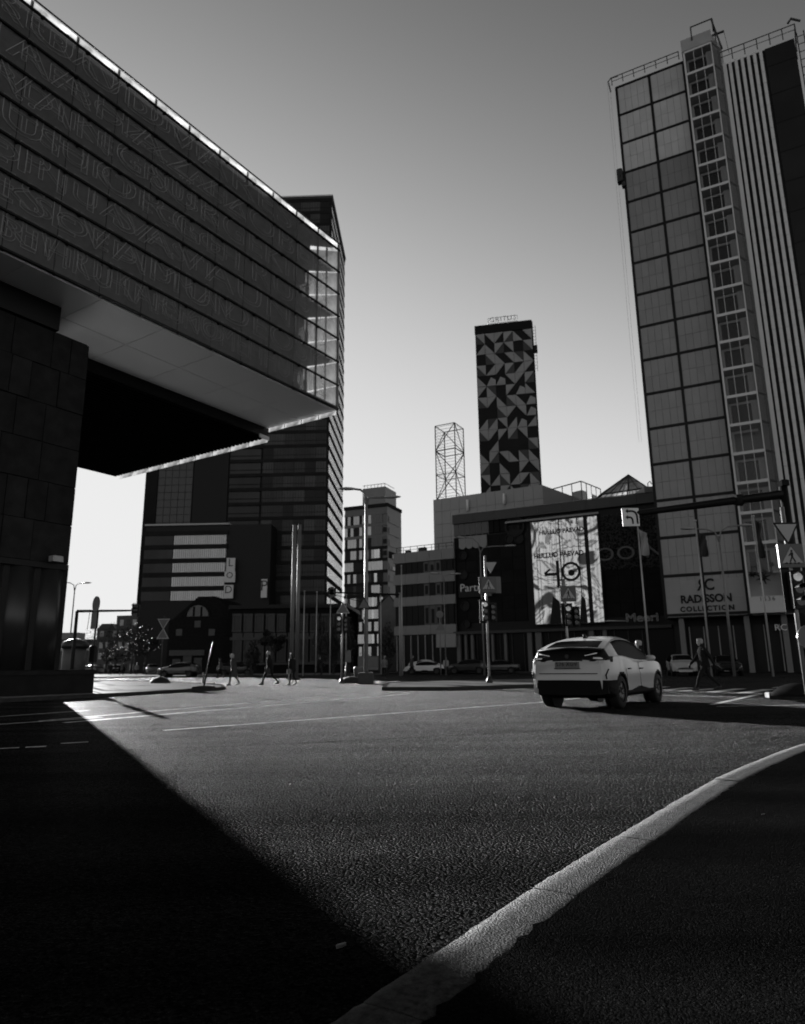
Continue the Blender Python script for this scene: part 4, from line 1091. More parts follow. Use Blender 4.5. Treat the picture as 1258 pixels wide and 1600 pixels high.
def ped_sign(par, x, y, z, w, h):
    p = MB().bbox(x - w / 2, x + w / 2, y - .04, y + .04, z - h / 2, z + h / 2, .01).build('crossing_sign', M_SIGNF, par)
    W_ = w * .82; hh = W_ * .87
    MB().xprism([(x - W_ / 2, z - hh * .42), (x + W_ / 2, z - hh * .42), (x, z + hh * .5)], y - .05, y - .041).build('sign_triangle', M_SIGNP, p)
    k = w * .34
    f = MB(); zz = z - hh * .05
    f.disc((x + .02 * k, y - .055, zz + .62 * k), .13 * k, 'y', 10, .006)
    f.xprism([(x - .12 * k, zz + .48 * k), (x + .18 * k, zz + .44 * k), (x + .12 * k, zz - .1 * k), (x - .1 * k, zz - .1 * k)], y - .058, y - .051)
    f.xprism([(x - .1 * k, zz - .1 * k), (x + .04 * k, zz - .1 * k), (x - .2 * k, zz - .68 * k), (x - .36 * k, zz - .68 * k)], y - .0585, y - .0515)
    f.xprism([(x, zz - .1 * k), (x + .13 * k, zz - .1 * k), (x + .4 * k, zz - .64 * k), (x + .25 * k, zz - .68 * k)], y - .059, y - .052)
    f.xprism([(x - .12 * k, zz + .42 * k), (x - .4 * k, zz + .1 * k), (x - .33 * k, zz + .02 * k), (x - .06 * k, zz + .28 * k)], y - .0595, y - .0525)
    f.build('walker_symbol', M_BLACK, p)
    s_ = MB()
    for q in range(4): s_.box(x - .8 * k + q * .46 * k, x - .56 * k + q * .46 * k, y - .0565, y - .0512, zz - .86 * k, zz - .72 * k)
    s_.build('crossing_bars', M_BLACK, p)
    return p
def signal(par, x, y, z, w=.32, h=1.0, lit=0, back=True):
    p = MB().bbox(x - w / 2, x + w / 2, y - .14, y + .12, z - h / 2, z + h / 2, .04).build('signal_head', M_BLACK, par)
    if back: MB().box(x - w * .85, x + w * .85, y + .13, y + .15, z - h * .6, z + h * .6).build('backing_board', M_BLACK, par)
    for k in range(3):
        zc = z + h * .32 - k * h * .32
        MB().disc((x, y - .145, zc), w * .36, 'y', 14, .02).build('lens', M_LIT if k == lit else M_LENS, p)
        v = MB(); n = 12; r = w * .42
        v.loft([[(x + r * math.cos(PI * .08 + PI * .84 * i / n), yy, zc + r * math.sin(PI * .08 + PI * .84 * i / n)) for i in range(n + 1)] for yy in (y - .34, y - .14)])
        v.f = [f for i, f in enumerate(v.f) if (i + 1) % (n + 1)]; v.sm = v.sm[:len(v.f)]
        v.build('visor', M_BLACK, p)
    return p
def lamp(name, label, base, top, heads, r=.09, m=M_POLE, group='double-armed street lamps', droop=.9):
    P = Post(name, label, 'street lamp', base, group)
    tz = P.rel(*top).z; hub = Vector((P.rel(*top).x * 0, 0, tz))
    P.pole(tz, r, m, r * .6)
    for (px, py) in heads:
        e = P.rel(px, py); e.y = 0
        d = (e - hub); 
        P.tube('arm', [hub - Vector((0, 0, .5)), hub + Vector((d.x * .12, 0, d.z * .5)), hub + Vector((d.x * .45, 0, d.z * .9)), e], r * .5, m, 8)
        sg = 1 if d.x > 0 else -1
        MB().loft([[(e.x + sg * u, wd * math.cos(2 * PI * k / 10), e.z + hh * math.sin(2 * PI * k / 10) + zo) for k in range(10)] for u, wd, hh, zo in ((-.1, .05, .05, 0), (.1, .14, .08, .01), (.45, .18, .10, .02), (.75, .13, .06, .02), (.9, .04, .03, .02))], True, True).build('lamp_head', mat('lamp_head_paint', .3, .35, .3), P.t)
    return P
L1 = lamp('street_lamp', 'tall double-armed street lamp standing in a concrete block on the median', gp(572, 1069), (572, 778), ((553, 764), (602, 777)), .13)
MB().bbox(-.42, .42, -.42, .42, 0, .62, .05).build('foundation_block', mat('foundation_concrete', .05, .8, 0, .3, 5), L1.t)
LB_ = L1.rel(569, 945); LB_.y = 0
tri(L1.t, LB_.x, -.16, LB_.z, .75, True, M_SIGNB)
b = ay(757, 1050, 62); lamp('street_lamp', 'double-armed street lamp behind the central signal pole, before the Partner sign', (b.x, b.y, 0), (759, 858), ((726, 840), (791, 853)), .09)
b = ay(1146, 1040, 48); lamp('street_lamp', 'double-armed street lamp in front of the RADISSON sign wall', (b.x, b.y, 0), (1131, 838), ((1082, 826), (1156, 821)), .10)
b = ay(105, 1048, 74); lamp('street_lamp', 'thin double-armed street lamp against the bright sky beside the stone pier', (b.x, b.y, 0), (112, 918), ((99, 910), (130, 911)), .09)
b = ay(697, 1050, 66); lamp('street_lamp', 'faint low street lamp before the banded office', (b.x, b.y, 0), (699, 905), ((684, 896), (706, 897)), .06)

# twin steel column
P = Post('twin_column', 'pair of tall parallel steel tubes standing before the classical house', 'column', gp(459, 1062))
hz = P.rel(463, 820).z
for x in (-.21, .2): MB().tube([(x, 0, 0), (x, 0, hz)], .14, 14).build('steel_tube', mat('brushed_tube', .10, .5, 0, .15, 2, matte=.08), P.t)
MB().bbox(-.5, .5, -.3, .3, 0, .12, .02).build('base_plate', M_DARK, P.t)

# central signal pole on the median, and its neighbour behind the car
def signal_pole(label, base, ptop, ytri, ybox, ysig, wbox, bright=True, pale=False):
    P = Post('signal_pole', label, 'traffic light', base, 'traffic light poles at the crossing')
    P.pole(P.rel(*ptop).z, .055, M_STEEL)
    MB().lathe([(.16, 0), (.15, .1), (.07, .3)], 12).build('pole_base', M_DARK, P.t)
    if ytri: q = P.rel(*ytri); tri(P.t, q.x, -.08, q.z, .62, False, M_SIGNP, M_SIGNP, 'yield_sign')
    if ybox:
        q = P.rel(*ybox); ped_sign(P.t, q.x, -.1, q.z, wbox, wbox)
        if pale: MB().bbox(q.x - wbox * .62, q.x + wbox * .85, -.02, .02, q.z - wbox * .56, q.z + wbox * .56, .01).build('sign_board', M_SIGNB, P.t)
    if ysig: q = P.rel(*ysig); signal(P.t, q.x - .1, -.12, q.z, .3, .95); signal(P.t, q.x + .28, -.02, q.z - .05, .26, .8, lit=9)
    return P
signal_pole('traffic light pole on the median with yield triangle and crossing sign, left of the car', gp(765, 1067, .13), (766, 868), (766, 885), (763, 914), (761, 955), .72, pale=True)
signal_pole('traffic light pole with crossing sign in front of the bright screen, behind the car', gp(891, 1067, .13), (888, 905), None, (887, 928), (890, 962), .72)
b = gp(534, 1068); signal_pole('dark traffic light pole with warning triangle beside the tall lamp block', b, (540, 943), None, None, (533, 975), .5)
Pq = [o for o in bpy.data.objects if o.name.startswith('signal_pole')][-1]
qz = ay(538, 952, b.y).z; tri(Pq, .05, -.14, qz, .8, True, M_SIGNB, M_SIGNP)
for px, py, lb, r_ in ((549, 1067, 'low dark rubber sign base on the road between the light pole and the lamp block', .75),):
    t = thing('portable_stand', lb, 'portable stand', gp(px, py)); MB().lathe([(r_, 0), (r_ * .95, .12), (r_ * .6, .3), (.1, .38)], 18).build('dome', M_RUBBER, t); MB().tube([(-.3, .3, 0), (-.3, .3, 1.9)], .05, 8).build('stub', M_DARK, t); MB().bbox(-.4, -.05, .25, .32, 1.2, 1.9, .02).build('plate', M_SIGNB, t)
# temporary signs at the left
P = Post('temporary_sign', 'portable pair of triangle signs on a dark domed base left of the pedestrians', 'traffic sign', gp(250, 1070))
MB().lathe([(.62, 0), (.6, .1), (.45, .34), (.12, .48)], 20).build('dome_base', M_RUBBER, P.t); P.pole(P.rel(261, 962).z, .035, M_DARK)
q = P.rel(259, 973); tri(P.t, 0, -.06, q.z, .75, False, M_SIGNB, M_SIGNP, 'yield_sign'); q = P.rel(259, 992); tri(P.t, 0, -.06, q.z, .75, True, M_SIGNB, M_SIGNP)
P = Post('leaning_sign', 'narrow sign leaning on a dark base at the tip of the forecourt kerb', 'traffic sign', gp(318, 1078, .1))
MB().bbox(-.42, .42, -.25, .25, 0, .16, .04).build('base', M_RUBBER, P.t); MB().tube([(0, 0, .1), (.3, 0, 1.9)], .035, 8).build('post', M_DARK, P.t)
q = MB(); q.loft([[(.12 + u * .22, -.05 - .0 * u, .9 + u * .95), (.17 + u * .22, -.16, .9 + u * .95), (.2 + u * .22, .1, .9 + u * .95)] for u in (0, .5, 1)], True, True, False); q.build('sign_board', mat('board_wood', .008, .7, matte=.001), P.t)
P = Post('leaning_sign', 'second dark sign base with a short post just behind the leaning sign', 'traffic sign', gp(324, 1071, .0)); MB().bbox(-.4, .4, -.22, .22, 0, .14, .03).build('base', M_RUBBER, P.t); MB().tube([(-.25, 0, .1), (-.25, 0, .7)], .03, 8).build('post', M_DARK, P.t)
# round sign behind the plinth (its long shadow falls across the road)
P = Post('round_sign', 'dark round traffic sign over a black box on a pole beside the stone plinth', 'traffic sign', gp(141, 1079, .1), rz=0)
P.pole(P.rel(152, 934).z, .04, M_DARK)
q = P.rel(152, 944); d = MB().disc((0, -.06, 0), .34, 'y', 24, .03).build('sign_disc', M_BLACK, P.t, (0, 0, q.z)); d.rotation_euler = (0, 0, rad(-42))
q = P.rel(149, 969); d = MB().bbox(-.3, .3, -.1, -.03, -.36, .36, .03).build('sign_box', M_BLACK, P.t, (0, 0, q.z)); d.rotation_euler = (0, 0, rad(-42))
q = P.rel(145, 1022); d = MB().bbox(-.14, .14, -.16, .1, -.35, .35, .04).build('signal_box', M_BLACK, P.t, (0, 0, q.z))
# mast arms
b = ay(112, 1048, 47)
P = Post('mast_arm', 'black traffic light mast arm reaching right against the white sky at the far left', 'traffic light', (b.x, b.y, 0)); 
a0 = P.rel(117, 955); e = P.rel(212, 961); a0.y = e.y = 0
P.pole(a0.z, .13, M_BLACK, .10); P.tube('arm', [Vector((0, 0, a0.z)), Vector((e.x * .5, 0, a0.z)), Vector((e.x, 0, a0.z))], [.1, .08, .06], M_BLACK); signal(P.t, e.x, 0, a0.z, .5, .85, 9, False)
P.tube('hanging_cable', [(e.x * .22, 0, a0.z), (e.x * .2, 0, a0.z - 1.25)], .02, M_BLACK, 5)
b = ay(626, 1050, 66)
P = Post('mast_arm', 'slim traffic light mast arm reaching left across the office tower foot', 'traffic light', (b.x, b.y, 0))
a0 = P.rel(625, 926); e = P.rel(504, 914); P.pole(a0.z, .14, mat('arm_pole', .2, .5), .1)
P.tube('arm', [Vector((0, 0, a0.z - .2)), Vector((e.x * .5, 0, a0.z)), Vector((e.x, 0, a0.z + .1))], [.1, .08, .06], M_BLACK); q = P.rel(519, 920); signal(P.t, q.x, -.1, a0.z + .1, .75, .8, 9, False)
P.tube('stay', [Vector((q.x - .9, 0, a0.z + .2)), Vector((q.x + 3, 0, a0.z - .9))], .03, M_BLACK, 5)
# right-hand gantry with the two-arrow sign
b = ay(1262, 1040, 21.5)
P = Post('sign_gantry', 'thick black mast arm carrying the white two-arrow turn sign, at the right', 'sign gantry', (b.x, b.y, 0))
topz = ay(1228, 772, 21.5).z
P.b = Vector((b.x, b.y, 0))
x_t = 0
MB().tube([(0, 0, 0), (0, 0, topz * .5), (0, 0, topz + .25)], [.17, .15, .13], 14).build('pole', M_BLACK, P.t)
e = gp(1003, 801, topz) - P.b; a2 = gp(972, 803, topz) - P.b
P.tube('arm', [Vector((0, 0, topz)), Vector((e.x * .35, e.y * .35, topz)), Vector((e.x, e.y, topz)), Vector((a2.x, a2.y, topz))], [.15, .135, .11, .10], M_BLACK, 12)
cl1 = Vector((e.x * .3, e.y * .3, topz)); MB().tube([cl1 - Vector((.12, 0, 0)), cl1 + Vector((.12, 0, 0))], .2, 12).build('arm_collar', mat('box_paint', .02, .8, matte=.002), P.t)
cam_l = MB().bbox(-.12, .12, -.2, .12, topz + .25, topz + .45, .03).build('junction_box', mat('box_paint', .02, .8, matte=.002), P.t)
sY = (P.b + a2).y - .2
c = ay(985.5, 807, sY) - P.b; c1 = ay(971, 794, sY) - P.b; c2 = ay(1000, 822, sY) - P.b
sgn_ = MB().bbox(c1.x, c2.x, c.y - .03, c.y + .03, c2.z, c1.z, .02).build('arrow_sign', mat('arrow_sign_white', .62, .5), P.t)
W_ = c2.x - c1.x; H_ = c1.z - c2.z; yy = c.y - .034
def arr(pts, r): return pts
def flat(poly): MB().xprism([(c1.x + u * W_, c2.z + v * H_) for u, v in poly], yy - .008, yy).build('turn_arrow', M_BLACK, sgn_)
flat([(.20, .82), (.34, .95), (.34, .87), (.62, .87), (.80, .80), (.90, .62), (.92, .12), (.82, .12), (.80, .58), (.73, .71), (.6, .77), (.34, .77), (.34, .69)])
flat([(.18, .48), (.32, .61), (.32, .53), (.46, .53), (.58, .47), (.63, .36), (.64, .12), (.54, .12), (.53, .33), (.49, .41), (.44, .43), (.32, .43), (.32, .35)])
# sign pole at the right edge
b = gp(1262, 1089, .13)
P = Post('crossing_sign_pole', 'sign pole at the right edge with yield triangle, crossing sign and traffic light', 'traffic sign', b)
P.pole(ay(1230, 800, b.y).z, .05, M_STEEL)
dx = 0
zt_ = ay(1240, 838, b.y).z; tri(P.t, -.02, -.09, zt_, .68, False, M_SIGNP, M_BLACK, 'yield_sign')
zt_ = ay(1246, 877, b.y).z; ped_sign(P.t, 0, -.1, zt_, .64, .6)
zt_ = ay(1255, 930, b.y).z; signal(P.t, .0, -.14, zt_, .3, .95)
d = MB(); d.disc((.02, -.3, 0), .3, 'y', 20, .04); d = d.build('mirror', mat('mirror_face', .07, .3, 0), P.t, (0.05, 0, ay(1258, 1005, b.y).z))
t = thing('rubble_hump', 'smooth concrete hump, coloured dark as if shaded, on the refuge island at the right edge', 'concrete hump', gp(1246, 1087, .13))
MB().lathe([(.62, 0), (.55, .1), (.4, .22), (.15, .3), (.02, .31)], 18).build('hump', mat('shade_dark_concrete', .016, .8, 0, .2, 6, matte=.002), t)  # concrete coloured dark in place of a shadow lying on it
t = thing('kerb_end', 'white painted kerb block at the nose of the refuge island', 'kerb block', gp(1212, 1091, .0))
MB().bbox(-.22, .28, -.12, .14, .02, .16, .02).build('painted_block', mat('worn_white', .16, .7), t)
# info pole with round disc and triangle before the banded office
b = ay(689, 1050, 68)
P = Post('crossing_pole', 'small round sign over a triangle on a pole before the banded office', 'traffic sign', (b.x, b.y, 0))
P.pole(P.rel(689, 955).z, .06, M_POLE); MB().disc((0, -.1, P.rel(688, 960).z), .36, 'y', 16, .03).build('round_plate', M_SIGNB, P.t); tri(P.t, 0.05, -.1, P.rel(689, 980).z, .9, True, M_SIGNB, M_SIGNB)
# flagpoles
def flagpole(px, pyt, pxb, Y, label, flag=None, r=.07, grp='flagpoles on the square', m=None):
    b = ay(pxb, 1045, Y); P = Post('flagpole', label, 'flagpole', (b.x, b.y, 0), grp)
    h = P.rel(px, pyt).z; P.pole(h, r, m or mat('flagpole_paint', .34, .4, .2), r * .6)
    MB().ball((0, 0, h + .06), .09, .09, .09).build('finial', M_STEEL, P.t)
    if flag:
        y0, y1, wd, dk = flag; z1 = P.rel(px, y0).z; z0 = P.rel(px, y1).z
        mb = MB(); n = 8
        for side in (0,):
            for k in range(n):
                u0, u1 = k / n, (k + 1) / n
                def q(u, v): return (.05 + wd * u * (1 - .45 * v) + .12 * math.sin(5 * u + 3 * v), .18 * math.sin(8 * u + 2 * v), z1 - (z1 - z0) * v - (z1 - z0) * .35 * u * (1 - v))
                for j in range(6): mb.quad(q(u0, j / 6), q(u1, j / 6), q(u1, (j + 1) / 6), q(u0, (j + 1) / 6))
        mb.build('flag', dk, P.t)
M_FLW = mat('flag_pale', .28, .8, 0, .2, 2); M_FLD = mat('flag_dark', .015, .8)
flagpole(992, 822, 1016, 46, 'flagpole with a limp pale flag below the two-arrow sign', (826, 868, .75, M_FLW))
flagpole(1086, 815, 1111, 46, 'flagpole with a dark furled flag crossing the RADISSON letters', (830, 870, .8, M_FLD))
flagpole(1184, 808, 1207, 46, 'flagpole with a long dark flag before the glazed shaft', (808, 872, .5, M_FLD))
for i, (px, top, lb) in enumerate(((474, 925, 'pale thin flagpole just right of the twin steel tubes'), (494, 926, 'thin flagpole between the twin tubes and the columnar trees'), (516, 928, 'thin flagpole rising among the columnar trees'), (541, 930, 'thin flagpole behind the dark traffic light pole'), (596, 918, 'thin flagpole just right of the tall street lamp'))):
    flagpole(px, top, px - .5, 72, lb, None, .07, 'thin poles before the houses')
flagpole(628, 885, 629, 72, 'tall thin pale flagpole in front of the banded office', None, .08, 'thin poles before the houses')
# ad column and things at the far left
b = ay(114, 1046, 60)
P = Post('advert_column', 'broad round dark advertising column at the far left beside the pier', 'advertising column', (b.x, b.y, 0))
hz = P.rel(114, 1004).z; MB().lathe([(.95, 0), (.95, hz - .5)], 20).build('drum', mat('drum_paint', .06, .6, 0, .3, 2), P.t); MB().lathe([(1.1, hz - .5), (1.15, hz - .2), (.9, hz + .1), (.2, hz + .35)], 20).build('cap', M_DARK, P.t)
P = Post('bollard', 'small bollard with a reflective band beside the lamp block', 'bollard', gp(541, 1064)); 
MB().lathe([(.09, 0), (.09, .85), (.05, .95)], 10).build('shaft', M_DARK, P.t); MB().lathe([(.094, .6), (.094, .75)], 10).build('reflective_band', M_WHITE, P.t)
P = Post('litter_bin', 'small grey litter bin beside the tall lamp block', 'bin', ay(560, 1058, 44).xy.to_3d()); MB().lathe([(.26, 0), (.3, .8), (.31, .86), (.2, .95)], 14).build('bin_body', M_SIGNB, P.t)

# ------------------------------------------------------------------ far left background
FLb = Frame(-62, 150, -10)
hb = wallthing('brick_apartments', 'distant dark apartment block with rows of small pale windows at the far left', 'apartment block', FLb)
x0, zt = FLb.pix(183, 962); x1, _ = FLb.pix(240, 958); xl, zl = FLb.pix(152, 985)
M_FARB = mat('far_brick', .06, .8, 0, .3, .5)
box('wall', M_FARB, hb, x0, x1, 0, 12, 0, zt); box('low_wing', M_FARB, hb, xl, x0 - .01, 0, 12, 0, zl)
MB().xprism([(xl - .3, zl + .01), (x0, zl + .01), (x0 - 1, zl + 1.4), (xl + 1, zl + 1.4)], 0, 12).build('roof', M_DARK, hb)
M_FW = mat('far_window', .3, .25, 0, .3, 1)
for r_ in range(6):
    for k in range(8):
        x = xl + .8 + k * (x1 - xl - 1) / 8; z = zt - 2.2 - r_ * 2.35
        if x < x0 and z > zl - 1.2: continue
        MB().box(x, x + .85, -.06, -.001, z, z + 1.3).build('window', M_FW if (r_ * 3 + k) % 4 else M_TG, hb)
FL2 = Frame(-98, 190, 0)
lo = wallthing('long_low_block', 'far low flat-roofed building on the skyline just right of the pier', 'building', FL2)
x0, zt = FL2.pix(80, 1003); x1, _ = FL2.pix(150, 1000)
box('wall', M_FARB, lo, x0, x1, 0, 14, 0, zt); box('roof', M_DARK, lo, x0 - .3, x1 + .3, -.3, 14.3, zt + .01, zt + .6)
for k in range(12): MB().box(x0 + .6 + k * (x1 - x0 - 1) / 12, x0 + 1.5 + k * (x1 - x0 - 1) / 12, -.06, -.001, zt - 2.4, zt - 1).build('window', M_FW, lo)
a = FL2.pix(101, 988)[0]; MB().box(a - 2, a + 3, 2, 6, zt + .61, FL2.pix(101, 988)[1]).build('roof_room', mat('far_room', .2, .7), lo)

# ------------------------------------------------------------------ trees
def leaves(mb, c, rx, ry, rz, n, s, seed, shape):
    r = random.Random(seed)
    for _ in range(n):
        while True:
            u, v, w_ = r.uniform(-1, 1), r.uniform(-1, 1), r.uniform(0, 1)
            k = shape(w_)
            if u * u + v * v < k * k and (u * u + v * v > (k * .45) ** 2 or r.random() < .3): break
        p = Vector((c[0] + u * rx, c[1] + v * ry, c[2] + w_ * rz))
        a, b2 = r.uniform(0, 6.28), r.uniform(-1, 1); q = s * r.uniform(.6, 1.5)
        d1 = Vector((math.cos(a), math.sin(a), b2)).normalized() * q; d2 = d1.cross(Vector((r.uniform(-1, 1), r.uniform(-1, 1), r.uniform(-1, 1)))).normalized() * q * .6
        mb.quad(p - d1, p - d2, p + d1, p + d2)
def tree(name, label, base, h, r, col, seed, kind='column', group=None):
    t = thing(name, label, 'tree', base, 0, group)
    rr = random.Random(seed)
    if kind == 'column':
        MB().tube([(0, 0, 0), (0, 0, h * .4), (.05, 0, h * .9)], [.12, .08, .02], 7).build('trunk', mat('bark', .04, .9), t)
        sh = lambda w_: (math.sin(min(1, w_ * 1.4 + .12) * PI / 2) * (1 - .75 * max(0, w_ - .5) * 2 * .9)) * (1 + .12 * math.sin(w_ * 19 + seed))
        mb = MB(); leaves(mb, (0, 0, .3), r, r, h - .3, 1500, .09, seed, sh); mb.build('crown', col, t)
    else:
        MB().tube([(0, 0, 0), (.05, .02, h * .35), (.1, 0, h * .6)], [.2, .15, .05], 8).build('trunk', mat('bark', .04, .9), t)
        lb_ = MB(); cr = MB()
        for k in range(9):
            a = k * 2.4 + rr.random(); e = Vector((math.cos(a) * r * rr.uniform(.4, .85), math.sin(a) * r * rr.uniform(.4, .85), h * rr.uniform(.5, .88)))
            lb_.tube([(.05, .02, h * (.3 + .03 * k)), e * .6 + Vector((0, 0, h * .2)), e], [.07, .04, .015], 5)
            cr_n = rr.uniform(.32, .5) * r
            leaves(cr, (e.x, e.y, e.z - cr_n), cr_n, cr_n, cr_n * 2, 210, .11, seed * 31 + k, lambda w_: math.sin(PI * min(.98, max(.02, w_))))
        tag(lb_.build('limbs', mat('bark', .04, .9), t), kind='stuff'); cr.build('crown', col, t)
    return t
M_LEAF = mat('dark_leaves', .012, .6, 0, .5, 1.5); M_LEAF2 = mat('street_leaves', .018, .6, 0, .5, 1.5, spec=.15)
for i, (px, wpx, top, lb) in enumerate(((394, 10, 1000, 'narrow columnar evergreen at the left end of the row, behind the pedestrians'), (502, 12, 962, 'broadest columnar evergreen, just left of the dark traffic light pole'), (521, 8, 972, 'slim columnar evergreen right behind the dark traffic light pole'), (546, 9, 965, 'slim columnar evergreen between the traffic light and the lamp block'), (606, 11, 972, 'dark columnar evergreen right of the tall street lamp'))):
    b = ay(px, 1052, 74); h = ay(px, top, 74).z
    tree('columnar_tree', lb, (b.x, b.y, 0), h, wpx * 1.25 / 1069 * 74, M_LEAF, 40 + i, 'column', 'columnar evergreens in a row')
for i, (px, Y, h, r, lb) in enumerate(((205, 118, 8.5, 3.3, 'bushy street tree with glinting leaves before the distant apartment block'), (180, 125, 5.5, 3.0, 'low bushy tree at the left of the glinting street tree'), (165, 150, 12, 5, 'tall dark tree behind the mast arm at the far left'), (226, 112, 6.5, 2.2, 'small dark tree at the left edge of the brick house'), (425, 86, 6.0, 1.5, 'small leafy tree in front of the classical house wall'))):
    b = ay(px, 1045, Y); tree('street_tree', lb, (b.x, b.y, 0), h, r, M_LEAF2, 70 + i, 'bush', 'broadleaf trees in the far street')
# ------------------------------------------------------------------ cars
def interp(T, x):
    if x <= T[0][0]: return T[0][1]
    for (a, va), (b, vb) in zip(T, T[1:]):
        if x <= b:
            i = T.index((a, va)); t = (x - a) / (b - a)
            p0 = T[i - 1] if i > 0 else (a - (b - a), va); p3 = T[i + 2] if i + 2 < len(T) else (b + (b - a), vb)
            m0 = (vb - p0[1]) / (b - p0[0]); m1 = (p3[1] - va) / (p3[0] - a); h = b - a
            return (2 * t**3 - 3 * t**2 + 1) * va + (t**3 - 2 * t**2 + t) * h * m0 + (-2 * t**3 + 3 * t**2) * vb + (t**3 - t**2) * h * m1
    return T[-1][1]
CROSS = dict(L=4.36, top=[(0, .96), (.03, 1.05), (.09, 1.15), (.2, 1.26), (.55, 1.385), (.95, 1.48), (1.45, 1.54), (1.95, 1.545), (2.4, 1.48), (2.8, 1.33), (3.2, 1.13), (3.4, 1.07), (3.85, 1.0), (4.15, .89), (4.3, .74), (4.36, .58)],
             belt=[(0, .92), (.05, .99), (.3, 1.08), (1, 1.08), (2, 1.0), (3, .99), (3.4, .98), (3.9, .90), (4.2, .77), (4.36, .5)],
             w=[(0, .76), (.06, .84), (.2, .885), (.6, .91), (1.0, .90), (2.2, .885), (3.4, .905), (3.8, .88), (4.1, .80), (4.28, .66), (4.36, .52)],
             wr=[(0, .66), (.2, .72), (.6, .68), (1.2, .62), (2.2, .60), (2.7, .63), (3.2, .70), (4.36, .45)], ax=(.80, 3.47), R=.345)
SEDAN = dict(L=4.5, top=[(0, .62), (.04, .88), (.15, .98), (.7, 1.03), (1.2, 1.28), (1.7, 1.42), (2.3, 1.43), (2.8, 1.27), (3.3, 1.0), (3.9, .9), (4.3, .75), (4.5, .5)],
             belt=[(0, .6), (.05, .84), (.3, .92), (1, .93), (2, .91), (3, .9), (3.4, .88), (4, .8), (4.3, .68), (4.5, .45)],
             w=[(0, .66), (.08, .78), (.3, .85), (1, .88), (3.4, .88), (4, .83), (4.3, .7), (4.5, .5)], wr=[(0, .6), (.7, .62), (1.3, .56), (2.2, .55), (2.8, .62), (3.3, .7), (4.5, .45)], ax=(.85, 3.55), R=.32)
M_CARGLASS = mat('car_glass', .003, .15, matte=.03)
M_CLAD = mat('car_cladding', .006, .7, spec=.1)
M_TYRE = mat('tyre_rubber', .010, .75, spec=.25)
M_RIM = mat('rim_alloy', .13, .35, .6)
def carpaint(n, v): return mat(n, v, .16, 0, .05, 1.5, spec=.5)
